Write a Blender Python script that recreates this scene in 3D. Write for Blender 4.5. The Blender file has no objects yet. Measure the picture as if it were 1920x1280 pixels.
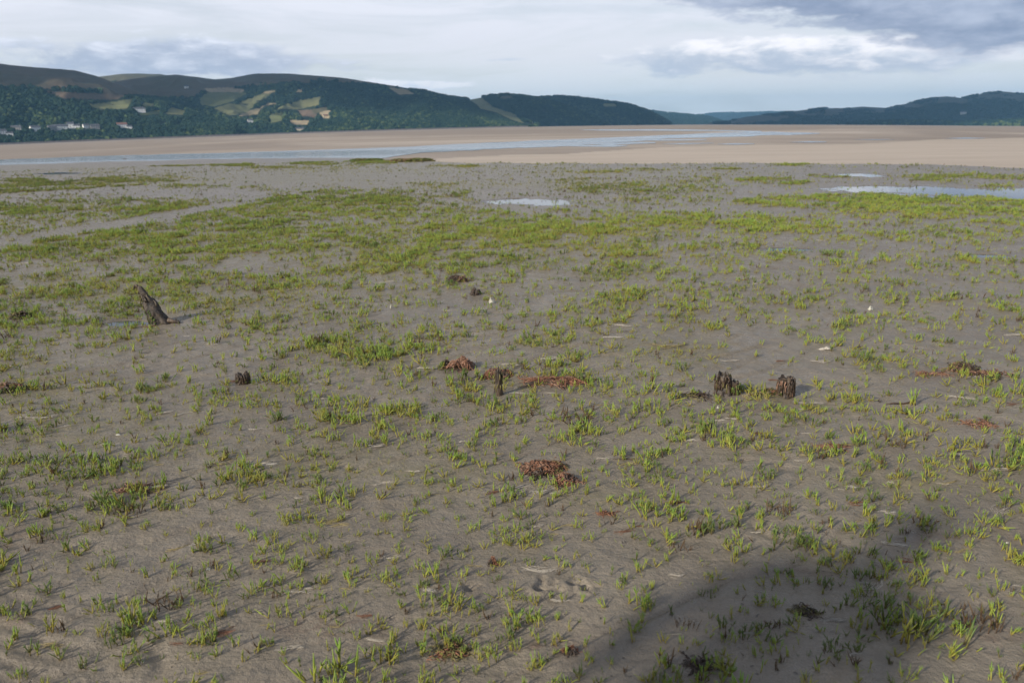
import bpy, math, random
import numpy as np
from mathutils import Matrix, Vector, Euler

# ------------------------------------------------------------------ camera, sky, sun, exposure
SC = bpy.context.scene
COL = SC.collection
R_ = math.radians
F = 1507.0                       # focal length in pixels of a 1920-wide frame
CAMZ = 1.6
PITCH, ROLL = R_(15.0), R_(-0.776)
SUN_EL, SUN_AZ = R_(25.5), R_(228.0)      # azimuth clockwise from +Y (behind the camera, to the left)

cam_d = bpy.data.cameras.new('camera')
cam_d.sensor_width = 36.0
cam_d.lens = 36.0 * F / 1920.0
cam_d.clip_start, cam_d.clip_end = 0.05, 60000.0
cam_d.dof.use_dof = True
cam_d.dof.focus_distance = 4.6
cam_d.dof.aperture_fstop = 4.0
cam = bpy.data.objects.new('camera', cam_d)
COL.objects.link(cam)
cam_m = Matrix.Rotation(math.pi / 2 - PITCH, 4, 'X') @ Matrix.Rotation(ROLL, 4, 'Z')
cam.matrix_world = Matrix.Translation((0, 0, CAMZ)) @ cam_m
SC.camera = cam
RC = np.array(cam_m.to_3x3())

SC.render.engine = 'CYCLES'
SC.cycles.use_denoising = True
SC.cycles.max_bounces = 6
SC.cycles.volume_bounces = 0
SC.cycles.transparent_max_bounces = 8
SC.view_settings.view_transform = 'Standard'
SC.view_settings.look = 'None'
SC.view_settings.gamma = 1.0
SC.view_settings.exposure = 0.28
SC.view_settings.use_curve_mapping = False


class NT:
    """tiny helper to write node trees"""
    def __init__(self, tree):
        self.t = tree
        tree.nodes.clear()

    def n(self, kind, **kw):
        nd = self.t.nodes.new(kind)
        for k, v in kw.items():
            setattr(nd, k, v)
        return nd

    def put(self, sock, v):
        if isinstance(v, bpy.types.NodeSocket):
            self.t.links.new(v, sock)
        elif v is not None:
            if hasattr(sock.default_value, '__len__') and not hasattr(v, '__len__'):
                v = (v,) * len(sock.default_value)
            if hasattr(v, '__len__') and len(v) == 3 and len(sock.default_value) == 4:
                v = tuple(v) + (1.0,)
            sock.default_value = v

    def m(self, op, a, b=None, c=None, clamp=False):
        nd = self.n('ShaderNodeMath', operation=op, use_clamp=clamp)
        for i, v in enumerate((a, b, c)):
            if v is not None:
                self.put(nd.inputs[i], v)
        return nd.outputs[0]

    def vm(self, op, a, b=None):
        nd = self.n('ShaderNodeVectorMath', operation=op)
        self.put(nd.inputs[0], a)
        if b is not None:
            self.put(nd.inputs[1], b)
        return nd.outputs[0]

    def noise(self, vec, scale, detail=4, rough=0.55, dist=0.0, out='Fac'):
        nd = self.n('ShaderNodeTexNoise')
        self.put(nd.inputs['Vector'], vec)
        nd.inputs['Scale'].default_value = scale
        nd.inputs['Detail'].default_value = detail
        nd.inputs['Roughness'].default_value = rough
        nd.inputs['Distortion'].default_value = dist
        return nd.outputs[out]

    def ss(self, v, lo, hi, a=0.0, b=1.0):
        nd = self.n('ShaderNodeMapRange', interpolation_type='SMOOTHSTEP')
        self.put(nd.inputs[0], v)
        for i, x in enumerate((lo, hi, a, b)):
            self.put(nd.inputs[i + 1], x)
        return nd.outputs[0]

    def mix(self, f, a, b):
        nd = self.n('ShaderNodeMix', data_type='RGBA')
        self.put(nd.inputs[0], f)
        self.put(nd.inputs[6], a)
        self.put(nd.inputs[7], b)
        return nd.outputs[2]

    def attr(self, name, out='Fac'):
        nd = self.n('ShaderNodeAttribute')
        nd.attribute_name = name
        return nd.outputs[out]

    def ramp(self, f, stops):
        nd = self.n('ShaderNodeValToRGB')
        self.put(nd.inputs[0], f)
        el = nd.color_ramp.elements
        while len(el) < len(stops):
            el.new(0.5)
        for e, (p, c) in zip(el, stops):
            e.position = p
            e.color = tuple(c) + (1.0,)
        return nd.outputs[0]


world = bpy.data.worlds.new('World')
SC.world = world
world.use_nodes = True
W = NT(world.node_tree)
g = W.n('ShaderNodeTexCoord').outputs['Generated']
sp = W.n('ShaderNodeSeparateXYZ')
W.put(sp.inputs[0], g)
dx, dy, dz = sp.outputs
az = W.m('MULTIPLY', W.m('ARCTAN2', dx, dy), 57.2958)          # degrees right of the view direction
el = W.m('MULTIPLY', W.m('ARCSINE', dz), 57.2958)              # degrees above the horizon
sky = W.n('ShaderNodeTexSky', sky_type='NISHITA')
sky.sun_disc = False
sky.sun_elevation = SUN_EL
sky.sun_rotation = SUN_AZ
sky.air_density = 1.0
sky.dust_density = 2.0
stretch = W.vm('MULTIPLY', g, (1.0, 1.0, 3.2))
nb = W.noise(stretch, 7.0, 8, 0.56, 0.3)
nf = W.noise(stretch, 22.0, 8, 0.6, 0.2)
nw = W.noise(W.vm('MULTIPLY', g, (1.0, 1.0, 7.0)), 4.0, 6, 0.6, 0.6)
nbs = W.m('SUBTRACT', nb, 0.5)
nfs = W.m('SUBTRACT', nf, 0.5)
puff = W.m('ADD', W.m('MULTIPLY', nbs, 1.0), W.m('MULTIPLY', nfs, 0.9))

# thin high veil over the whole sky, a little bluer near the horizon
veil_c = W.mix(W.ss(W.m('ADD', el, W.m('MULTIPLY', nw, 5.0)), 2.0, 9.5), (9.3, 9.9, 10.0), (8.3, 8.4, 9.2))
base = W.mix(W.ss(nw, 0.25, 0.6, 0.62, 0.93), sky.outputs[0], veil_c)


def gauss(u0, v0, su, sv):
    a = W.m('DIVIDE', W.m('SUBTRACT', az, u0), su)
    b = W.m('DIVIDE', W.m('SUBTRACT', el, v0), sv)
    q = W.m('ADD', W.m('MULTIPLY', a, a), W.m('MULTIPLY', b, b))
    return W.m('POWER', 2.71828, W.m('MULTIPLY', q, -1.0))


def cloud(base, mask, lo, hi, dark, light, shade):
    mk = W.ss(mask, lo, hi)
    return W.mix(mk, base, W.mix(shade, dark, light))


GREY, GREY2, PALE, WHITE = (2.6, 3.1, 4.4), (5.2, 5.75, 7.1), (7.6, 8.0, 9.1), (10.2, 10.2, 10.7)
# long cumulus bank low on the right
rb = W.m('ADD', W.m('MULTIPLY', gauss(22.0, 4.1, 15.0, 1.35), 1.0), W.m('MULTIPLY', puff, 1.15))
sh = W.ss(W.m('ADD', W.m('SUBTRACT', el, W.m('MULTIPLY', W.m('SUBTRACT', 22.0, az), 0.06)), W.m('MULTIPLY', nfs, 5.5)), 2.9, 5.0)
base = cloud(base, rb, 0.34, 0.70, (5.6, 6.3, 7.5), (10.8, 10.6, 10.9), sh)
# grey cloud above the left hills with a bright broken edge
lb = W.m('ADD', gauss(-21.0, 4.3, 10.5, 1.5), W.m('MULTIPLY', puff, 1.1))
base = cloud(base, lb, 0.36, 0.66, (4.7, 5.3, 6.6), (8.6, 8.9, 9.9), W.ss(W.m('ADD', el, W.m('MULTIPLY', nfs, 9.0)), 3.2, 7.0))
lc = W.m('ADD', gauss(-6.5, 2.75, 5.0, 0.6), W.m('MULTIPLY', puff, 1.5))
base = cloud(base, lc, 0.5, 0.8, (7.0, 7.9, 9.0), WHITE, W.ss(W.m('ADD', el, W.m('MULTIPLY', nfs, 4.0)), 2.2, 3.2))
ld = W.m('ADD', gauss(-13.6, 8.45, 2.0, 0.42), W.m('MULTIPLY', puff, 1.2))
base = cloud(base, ld, 0.4, 0.75, (5.0, 5.7, 6.8), GREY2, 0.0)
lw = W.m('ADD', gauss(0.3, 4.3, 2.0, 0.22), W.m('MULTIPLY', puff, 1.2))
base = cloud(base, lw, 0.62, 1.1, (6.2, 7.0, 8.2), PALE, 0.2)
# grey deck that starts at the upper right and covers most of the sky overhead in broken sheets
edge = W.m('MAXIMUM', W.m('SUBTRACT', 8.3, W.m('MULTIPLY', W.m('MAXIMUM', W.m('SUBTRACT', az, 8.0), 0.0), 0.225)), 3.6)
dm = W.m('ADD', W.m('SUBTRACT', el, edge), W.m('MULTIPLY', puff, 3.3))
deck = W.m('MULTIPLY', W.ss(dm, -0.3, 0.75), W.ss(nw, 0.68, 0.5, 0.85, 1.0))
deck_c = W.mix(W.ss(W.m('ADD', W.m('MULTIPLY', nf, 0.6), W.m('MULTIPLY', nb, 0.7)), 0.5, 0.9), GREY, (4.9, 5.4, 6.7))
base = W.mix(deck, base, deck_c)
bg = W.n('ShaderNodeBackground')
W.put(bg.inputs['Color'], base)
bg.inputs['Strength'].default_value = 0.1
wo = W.n('ShaderNodeOutputWorld')
W.t.links.new(bg.outputs[0], wo.inputs['Surface'])

sun_d = bpy.data.lights.new('sun', 'SUN')
sun_d.energy = 4.6
sun_d.angle = R_(3.0)
sun_d.color = (1.0, 0.93, 0.82)
sun = bpy.data.objects.new('sun', sun_d)
COL.objects.link(sun)
sdir = Vector((math.sin(SUN_AZ) * math.cos(SUN_EL), math.cos(SUN_AZ) * math.cos(SUN_EL), math.sin(SUN_EL)))
sun.rotation_euler = (-sdir).to_track_quat('-Z', 'Y').to_euler()
sun.location = (-30, -30, 40)

# ------------------------------------------------------------------ helpers
rng = np.random.default_rng(11)
random.seed(5)


def _hash(ix, iy, seed):
    h = (ix.astype(np.int64) * 374761393 + iy.astype(np.int64) * 668265263 + seed * 974634541) & 0x7fffffff
    h = ((h ^ (h >> 13)) * 1274126177) & 0x7fffffff
    return ((h ^ (h >> 16)) & 0xffff) / 65535.0


def vnoise(x, y, seed=0):
    x = np.asarray(x, float); y = np.asarray(y, float)
    ix = np.floor(x).astype(np.int64); iy = np.floor(y).astype(np.int64)
    fx = x - ix; fy = y - iy
    fx = fx * fx * fx * (fx * (fx * 6 - 15) + 10); fy = fy * fy * fy * (fy * (fy * 6 - 15) + 10)
    a = _hash(ix, iy, seed); b = _hash(ix + 1, iy, seed); c = _hash(ix, iy + 1, seed); d = _hash(ix + 1, iy + 1, seed)
    return (a + (b - a) * fx) * (1 - fy) + (c + (d - c) * fx) * fy


def fbm(x, y, oct=4, seed=0, gain=0.5):
    s = 0.0; amp = 1.0; tot = 0.0
    for k in range(oct):
        s = s + amp * vnoise(np.asarray(x) * 2 ** k + 17.3 * k, np.asarray(y) * 2 ** k - 9.1 * k, seed + k)
        tot += amp; amp *= gain
    return s / tot                                      # 0..1


def sstep(v, lo, hi):
    t = np.clip((v - lo) / (hi - lo), 0, 1)
    return t * t * (3 - 2 * t)


def proj(P):
    P = np.atleast_2d(np.asarray(P, float))
    q = (P - np.array([0, 0, CAMZ])) @ RC
    dpt = np.where(q[:, 2] < -1e-6, -q[:, 2], 1e-6)
    ok = q[:, 2] < -1e-3
    px = 960 + F * q[:, 0] / dpt; py = 640 - F * q[:, 1] / dpt
    return np.where(ok, px, -9999), np.where(ok, py, -9999)


def ray(px, py):
    v = np.stack([(np.asarray(px, float) - 960) / F, -(np.asarray(py, float) - 640) / F, -np.ones_like(np.asarray(px, float))], -1)
    v = v @ RC.T
    return v / np.linalg.norm(v, axis=-1, keepdims=True)


def inpoly(x, y, poly):
    x = np.asarray(x); y = np.asarray(y)
    r = np.zeros(x.shape, bool)
    n = len(poly)
    for i in range(n):
        x1, y1 = poly[i]; x2, y2 = poly[(i + 1) % n]
        c = ((y1 > y) != (y2 > y)) & (x < (x2 - x1) * (y - y1) / ((y2 - y1) if y2 != y1 else 1e-9) + x1)
        r ^= c
    return r


def mesh_obj(name, verts, faces, mat=None, parent=None, smooth=True, attrs=None):
    me = bpy.data.meshes.new(name)
    verts = np.asarray(verts, np.float32)
    if isinstance(faces, np.ndarray):
        k = faces.shape[1]
        me.vertices.add(len(verts)); me.vertices.foreach_set('co', verts.ravel())
        me.loops.add(faces.size); me.loops.foreach_set('vertex_index', faces.astype(np.int32).ravel())
        me.polygons.add(len(faces)); me.polygons.foreach_set('loop_start', np.arange(0, faces.size, k, dtype=np.int32))
        me.update(calc_edges=True)
    else:
        me.from_pydata(verts.tolist(), [], faces)
    if smooth and len(me.polygons):
        me.polygons.foreach_set('use_smooth', np.ones(len(me.polygons), bool))
    for k, v in (attrs or {}).items():
        v = np.asarray(v, np.float32)
        if v.ndim == 1:
            a = me.attributes.new(k, 'FLOAT', 'POINT'); a.data.foreach_set('value', v)
        else:
            a = me.attributes.new(k, 'FLOAT_COLOR', 'POINT')
            a.data.foreach_set('color', np.concatenate([v, np.ones((len(v), 1), np.float32)], 1).ravel())
    if mat:
        me.materials.append(mat)
    me.update()
    o = bpy.data.objects.new(name, me)
    COL.objects.link(o)
    if parent:
        o.parent = parent
    return o


def empty(name, loc, rz=0.0, scale=1.0):
    o = bpy.data.objects.new(name, None)
    o.empty_display_size = 0.02
    o.location = loc; o.rotation_euler = (0, 0, rz); o.scale = (scale,) * 3
    COL.objects.link(o)
    return o


def tag(o, label, cat, group=None, kind=None):
    if label: o['label'] = label
    if cat: o['category'] = cat
    if group: o['group'] = group
    if kind: o['kind'] = kind
    return o


def grid_faces(nr, nc, wrap=False):
    i = np.arange(nr - 1)[:, None]; j = np.arange(nc if wrap else nc - 1)[None, :]
    a = i * nc + j; b = i * nc + (j + 1) % nc; c = (i + 1) * nc + (j + 1) % nc; d = (i + 1) * nc + j
    return np.stack([a, b, c, d], -1).reshape(-1, 4)


def material(name):
    m = bpy.data.materials.new(name)
    m.use_nodes = True
    return m, NT(m.node_tree)


def finish(t, col, rough=0.8, spec=0.3, bump=None, bstr=0.3, bdist=0.01, extra=None, coat=None):
    p = t.n('ShaderNodeBsdfPrincipled')
    t.put(p.inputs['Base Color'], col)
    t.put(p.inputs['Roughness'], rough)
    t.put(p.inputs['Specular IOR Level'], spec)
    if coat:
        t.put(p.inputs['Coat Weight'], coat)
        p.inputs['Coat Roughness'].default_value = 0.2
    if bump is not None:
        b = t.n('ShaderNodeBump')
        b.inputs['Strength'].default_value = bstr
        b.inputs['Distance'].default_value = bdist
        t.put(b.inputs['Height'], bump)
        t.t.links.new(b.outputs[0], p.inputs['Normal'])
    out = t.n('ShaderNodeOutputMaterial')
    if extra:
        mx = t.n('ShaderNodeMixShader')
        mx.inputs[0].default_value = extra
        tr = t.n('ShaderNodeBsdfTranslucent')
        t.put(tr.inputs[0], col)
        t.t.links.new(p.outputs[0], mx.inputs[1]); t.t.links.new(tr.outputs[0], mx.inputs[2])
        t.t.links.new(mx.outputs[0], out.inputs[0])
    else:
        t.t.links.new(p.outputs[0], out.inputs[0])
    return p


def objpos(t):
    return t.n('ShaderNodeTexCoord').outputs['Object']


# ------------------------------------------------------------------ materials
M = {}
# damp estuary mud; attributes: algae (yellow film), wet (around pools), rust (red film), ripple
m, t = material('mud'); M['mud'] = m
p = objpos(t)
n1 = t.noise(p, 1.1, 6, 0.6); n2 = t.noise(p, 9.0, 6, 0.6); n3 = t.noise(p, 55.0, 5, 0.65); n4 = t.noise(p, 260.0, 3, 0.6)
mp = t.n('ShaderNodeMapping'); mp.inputs['Rotation'].default_value = (0, 0, R_(28)); mp.inputs['Scale'].default_value = (0.6, 5.0, 1.0)
t.put(mp.inputs[0], p)
fl = t.noise(mp.outputs[0], 6.0, 5, 0.6)
c = t.mix(t.ss(n1, 0.3, 0.7), (0.250, 0.204, 0.148), (0.355, 0.296, 0.216))
c = t.mix(t.ss(n2, 0.38, 0.72, 0.0, 0.55), c, (0.245, 0.202, 0.148))
c = t.mix(t.ss(fl, 0.52, 0.75, 0.0, 0.5), c, (0.35, 0.298, 0.222))
c = t.mix(t.ss(n3, 0.56, 0.76, 0.0, 0.6), c, (0.120, 0.092, 0.066))
spk = t.ss(t.noise(p, 34.0, 2, 0.5), 0.70, 0.76)
c = t.mix(t.m('MULTIPLY', spk, 0.7), c, (0.045, 0.036, 0.03))
rust = t.m('MULTIPLY', t.attr('rust'), t.ss(t.noise(p, 14.0, 5, 0.65), 0.40, 0.62))
c = t.mix(t.m('MULTIPLY', rust, 0.75), c, (0.165, 0.085, 0.055))
alg = t.m('MULTIPLY', t.attr('algae'), t.ss(t.noise(p, 9.0, 6, 0.7), 0.33, 0.56))
c = t.mix(t.m('MULTIPLY', alg, 0.8), c, t.mix(n2, (0.22, 0.19, 0.068), (0.32, 0.26, 0.095)))
wet = t.attr('wet')
c = t.mix(t.m('MULTIPLY', wet, 0.62), c, (0.085, 0.072, 0.056))
ro = t.m('SUBTRACT', t.ss(n2, 0.2, 0.8, 0.46, 0.72), t.m('MULTIPLY', wet, 0.36))
bh = t.m('ADD', t.m('ADD', t.m('MULTIPLY', n2, 0.8), t.m('MULTIPLY', fl, 0.32)), t.m('ADD', t.m('MULTIPLY', n3, 0.40), t.m('MULTIPLY', n4, 0.10)))
bh = t.m('SUBTRACT', bh, t.m('MULTIPLY', spk, 0.25))
finish(t, c, ro, 0.36, bh, 0.85, 0.024)

# far sand
m, t = material('sand'); M['sand'] = m
p = objpos(t)
band = t.noise(t.vm('MULTIPLY', p, (0.006, 0.034, 1.0)), 1.0, 5, 0.55, 0.4)
band2 = t.noise(t.vm('MULTIPLY', p, (0.0016, 0.0065, 1.0)), 1.0, 5, 0.55, 0.5)
fine = t.noise(t.vm('MULTIPLY', p, (0.12, 0.5, 1.0)), 1.0, 5, 0.6)
c = t.mix(t.ss(band, 0.38, 0.60), (0.305, 0.255, 0.205), (0.44, 0.375, 0.308))
wetb = t.m('MULTIPLY', t.ss(t.m('ADD', t.m('MULTIPLY', band2, 0.75), t.m('MULTIPLY', band, 0.3)), 0.45, 0.52), t.m('SUBTRACT', 1.0, t.attr('dry')))
c = t.mix(t.m('MULTIPLY', wetb, 0.75), c, (0.225, 0.182, 0.142))
c = t.mix(t.m('MULTIPLY', t.attr('dry'), 0.75), c, (0.46, 0.385, 0.305))
c = t.mix(t.ss(fine, 0.35, 0.7, 0.0, 0.35), c, (0.30, 0.25, 0.20))
finish(t, c, t.m('SUBTRACT', 0.85, t.m('MULTIPLY', wetb, 0.2)), 0.2, fine, 0.25, 0.1)

# water of the pools and the river
m, t = material('pool_water'); M['water'] = m
p = objpos(t)
pw = t.n('ShaderNodeBsdfPrincipled')
pw.inputs['Base Color'].default_value = (0.055, 0.055, 0.05, 1)
pw.inputs['Roughness'].default_value = 0.06
pw.inputs['IOR'].default_value = 1.333
pw.inputs['Specular IOR Level'].default_value = 0.5
b = t.n('ShaderNodeBump'); b.inputs['Strength'].default_value = 0.05; b.inputs['Distance'].default_value = 0.01
t.put(b.inputs['Height'], t.noise(p, 7.0, 3))
t.t.links.new(b.outputs[0], pw.inputs['Normal'])
t.t.links.new(pw.outputs[0], t.n('ShaderNodeOutputMaterial').inputs[0])
m, t = material('river_water'); M['river'] = m
p = objpos(t)
pw = t.n('ShaderNodeBsdfPrincipled')
pw.inputs['Base Color'].default_value = (0.26, 0.30, 0.31, 1)
t.put(pw.inputs['Roughness'], t.ss(t.noise(t.vm('MULTIPLY', p, (0.012, 0.09, 1)), 1.0, 4), 0.35, 0.65, 0.08, 0.26))
pw.inputs['IOR'].default_value = 1.333
b = t.n('ShaderNodeBump'); b.inputs['Strength'].default_value = 0.8; b.inputs['Distance'].default_value = 0.12
t.put(b.inputs['Height'], t.noise(t.vm('MULTIPLY', p, (0.6, 1.2, 1)), 1.0, 4, 0.6))
t.t.links.new(b.outputs[0], pw.inputs['Normal'])
t.t.links.new(pw.outputs[0], t.n('ShaderNodeOutputMaterial').inputs[0])

# glasswort: stem colour runs from straw/red at the foot to green at the tip
def plant_mat(name, foot, mid, tip, alt):
    m, t = material(name); M[name] = m
    rnd = t.n('ShaderNodeObjectInfo').outputs['Random']
    h = t.attr('height')
    c = t.ramp(h, [(0.0, foot), (0.30, mid), (0.75, tip), (1.0, tip)])
    c = t.mix(t.m('MULTIPLY', t.ss(rnd, 0.45, 1.0), 0.75), c, t.ramp(h, [(0.0, foot), (0.4, alt), (1.0, alt)]))
    seg = t.noise(t.vm('MULTIPLY', objpos(t), (1, 1, 1)), 240.0, 2)
    c = t.mix(t.ss(seg, 0.4, 0.7, 0.0, 0.35), c, mid)
    finish(t, c, 0.5, 0.35, extra=0.22)

plant_mat('glasswort', (0.30, 0.18, 0.075), (0.35, 0.34, 0.055), (0.185, 0.31, 0.05), (0.34, 0.38, 0.06))
plant_mat('glasswort_dark', (0.15, 0.085, 0.045), (0.18, 0.17, 0.045), (0.105, 0.175, 0.042), (0.14, 0.20, 0.045))
plant_mat('glasswort_brown', (0.07, 0.04, 0.025), (0.11, 0.065, 0.035), (0.13, 0.085, 0.04), (0.085, 0.06, 0.03))
plant_mat('glasswort_yellow', (0.28, 0.18, 0.06), (0.33, 0.28, 0.05), (0.25, 0.29, 0.05), (0.32, 0.29, 0.06))


def plain(name, a, b2, scale=40.0, rough=0.8, spec=0.3, bstr=0.4, bdist=0.004, stretch=None, extra=None):
    m, t = material(name); M[name] = m
    p = objpos(t)
    if stretch:
        p = t.vm('MULTIPLY', p, stretch)
    n = t.noise(p, scale, 6, 0.65)
    finish(t, t.mix(t.ss(n, 0.34, 0.66), a, b2), rough, spec, n, bstr, bdist, extra)
    return m

plain('bleached', (0.36, 0.31, 0.24), (0.58, 0.53, 0.45), 80, extra=0.15)
plain('straw', (0.30, 0.23, 0.10), (0.42, 0.35, 0.17), 80, extra=0.15)
plain('rusty_weed', (0.10, 0.043, 0.023), (0.27, 0.128, 0.072), 55, 0.6)
plain('pinkish_weed', (0.14, 0.075, 0.048), (0.30, 0.175, 0.115), 55, 0.7)
plain('dark_weed', (0.022, 0.015, 0.010), (0.085, 0.052, 0.03), 60, 0.45, 0.5)
plain('green_weed', (0.035, 0.06, 0.012), (0.12, 0.16, 0.03), 60, 0.5)
plain('olive_weed', (0.07, 0.065, 0.022), (0.17, 0.14, 0.05), 60, 0.6)
plain('wet_wood', (0.014, 0.010, 0.008), (0.115, 0.078, 0.048), 30, 0.5, 0.45, 0.9, 0.012, (1, 1, 0.22))
plain('wet_wood_pale', (0.05, 0.038, 0.026), (0.24, 0.185, 0.125), 30, 0.55, 0.4, 0.9, 0.012, (1, 1, 0.22))
plain('stake_wood', (0.016, 0.012, 0.009), (0.085, 0.062, 0.042), 26, 0.55, 0.4, 1.0, 0.014)
plain('shell', (0.28, 0.26, 0.20), (0.48, 0.46, 0.38), 30, 0.5, 0.4)
plain('mud_lump', (0.12, 0.10, 0.082), (0.20, 0.172, 0.145), 30, 0.7)
for nm_, lo_, hi_ in (('crown', (0.006, 0.020, 0.014), (0.034, 0.058, 0.027)), ('crown_light', (0.035, 0.062, 0.024), (0.10, 0.125, 0.042))):
    m, t = material(nm_); M[nm_] = m
    rn_ = t.n('ShaderNodeObjectInfo').outputs['Random']
    nq = t.noise(objpos(t), 2.2, 4, .6)
    finish(t, t.mix(t.m('ADD', t.m('MULTIPLY', rn_, .75), t.m('MULTIPLY', t.m('SUBTRACT', nq, .5), .7), clamp=True), lo_, hi_), .9, .1, nq, .3, .5)
plain('render_white', (0.70, 0.69, 0.66), (0.82, 0.81, 0.78), 0.4, 0.8)
plain('render_cream', (0.52, 0.44, 0.30), (0.64, 0.56, 0.40), 0.4, 0.8)
plain('stone_grey', (0.20, 0.19, 0.18), (0.34, 0.32, 0.30), 0.7, 0.9)
plain('slate', (0.060, 0.062, 0.072), (0.12, 0.12, 0.135), 0.6, 0.7)
plain('red_tile', (0.17, 0.085, 0.062), (0.25, 0.135, 0.10), 0.6, 0.8)
plain('dark_pane', (0.02, 0.022, 0.026), (0.05, 0.055, 0.06), 0.5, 0.15, 0.5)
plain('painted_door', (0.05, 0.07, 0.10), (0.09, 0.10, 0.14), 0.5, 0.5)
plain('embankment_stone', (0.075, 0.065, 0.062), (0.21, 0.175, 0.165), 0.35, 0.9, 0.2, 0.8, 0.5)
plain('fence_wire', (0.1, 0.1, 0.1), (0.2, 0.2, 0.2), 5)

# hill ground: colour by land cover, noise on top
m, t = material('hillside'); M['hill'] = m
p = objpos(t)
cov = t.attr('cover', 'Color')
nA = t.noise(p, 0.006, 6, 0.6); nB = t.noise(p, 0.05, 5, 0.6)
f = t.m('ADD', t.m('MULTIPLY', nA, 0.9), t.m('MULTIPLY', nB, 0.5))
c = t.mix(t.ss(f, 0.45, 0.95, 0.0, 0.55), cov, t.vm('MULTIPLY', cov, (0.55, 0.66, 0.62)))
c = t.mix(t.ss(nB, 0.5, 0.75, 0.0, 0.25), c, (0.16, 0.12, 0.075))
finish(t, c, 0.95, 0.1, nB, 0.4, 3.0)

# ------------------------------------------------------------------ the ground
COLX = np.array([-900, 0, 320, 640, 960, 1280, 1600, 1920, 2800.])
DROP = np.array([30, 17.5, 11.3, 5.2, 1.0, 0.9, 5.0, 10.5, 20.0])
_azk = np.arctan((COLX - 960) / F * math.cos(PITCH))


def drop_of(a):
    s = 0
    for k in (-0.06, -0.03, 0, 0.03, 0.06):
        s = s + np.interp(np.asarray(a) + k, _azk, DROP)
    return s / 5 / F * np.clip(np.cos(np.clip(np.asarray(a), -1.57, 1.57) * 0.6), 0, 1) * sstep(np.abs(np.asarray(a)), 2.6, 1.2)


SAND_Z = -0.16


def sand_z(X, Y):
    r = np.hypot(X, Y); a = np.arctan2(X, Y)
    return SAND_Z - r * drop_of(a) * sstep(r, 25, 160)


def hit_plane(px, py, z=0.0):
    d = ray(px, py)
    k = (z - CAMZ) / d[..., 2]
    return np.stack([d[..., 0] * k, d[..., 1] * k, np.full_like(k, z)], -1)


def hit_sand(px, py):
    d = ray(np.atleast_1d(px), np.atleast_1d(py))
    hz = np.hypot(d[:, 0], d[:, 1])
    lo = np.full(len(d), 10.0); hi = np.full(len(d), 9000.0)
    for _ in range(50):
        mid = (lo + hi) / 2
        X = d[:, 0] / hz * mid; Y = d[:, 1] / hz * mid
        below = CAMZ + d[:, 2] / hz * mid < sand_z(X, Y)
        hi = np.where(below, mid, hi); lo = np.where(below, lo, mid)
    X = d[:, 0] / hz * hi; Y = d[:, 1] / hz * hi
    return np.stack([X, Y, sand_z(X, Y)], -1)


# pools: (centre px, half width px, half height px, depth, roughness of the outline)
POOLS = []
for cx, cy, hw, hh in ((985, 377, 70, 4.5), (1035, 382, 45, 4.0), (1690, 354, 130, 5.0), (1850, 361, 130, 8.5), (1612, 328, 42, 3.0),
                       (1475, 467, 48, 3.4), (1850, 479, 30, 2.8), (112, 325, 36, 1.6), (248, 604, 50, 5.0),
                       (1545, 330, 30, 1.2)):
    c0 = hit_plane(cx, cy)
    L = hit_plane(cx - hw, cy); Rr = hit_plane(cx + hw, cy); T = hit_plane(cx, cy - hh); B = hit_plane(cx, cy + hh)
    POOLS.append((0.5 * (T + B)[0], 0.5 * (T + B)[1], 0.5 * np.linalg.norm(Rr - L), 0.5 * np.linalg.norm(T - B),
                  math.atan2(Rr[1] - L[1], Rr[0] - L[0])))


def pool_field(X, Y):
    """1 at pool centres, 0 outside; soft noisy ellipses"""
    f = np.zeros(np.shape(X))
    nz = (fbm(X * 2.6, Y * 1.3, 5, 71, .62) - 0.5) * 1.7
    for (x, y, a, b, th) in POOLS:
        u = ((X - x) * math.cos(th) + (Y - y) * math.sin(th)) / a
        v = (-(X - x) * math.sin(th) + (Y - y) * math.cos(th)) / b
        f = np.maximum(f, 1.35 - np.hypot(u, v) + nz)
    return np.clip(f, -0.6, 1)


TRACKS = []
for (tx, ty, ang, s) in ((1012, 1103, 0.9, 1.0), (1100, 1102, 0.4, 0.6), (880, 1100, 0.3, 0.5), (1075, 1092, 1.0, 0.5), (560, 1060, 0.7, 0.5)):
    q = hit_plane(tx, ty)
    for da in (-0.75, 0.0, 0.75):
        TRACKS.append((q[0], q[1], math.sin(ang + da), math.cos(ang + da), 0.075 * s, 0.010 * s + 0.004))
EDGE_PX = [(-900, 316), (-300, 312), (0, 309), (200, 304), (400, 300), (560, 298), (680, 299), (790, 303), (880, 308), (1100, 309.5), (1400, 308), (1700, 311), (1920, 316), (2300, 322), (2900, 330)]
_e = hit_plane([a for a, b in EDGE_PX], [b for a, b in EDGE_PX], -0.05)
_eaz = np.arctan2(_e[:, 0], _e[:, 1]); _er = np.hypot(_e[:, 0], _e[:, 1])


def edge_r(a):
    r = np.interp(a, _eaz, _er)
    return r * (1 + 0.10 * (fbm(np.asarray(a) * 14, np.zeros_like(a), 5, 31, 0.6) - 0.5))


RIP = hit_plane(-30, 1230); RIP2 = hit_plane(40, 1150)


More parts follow.
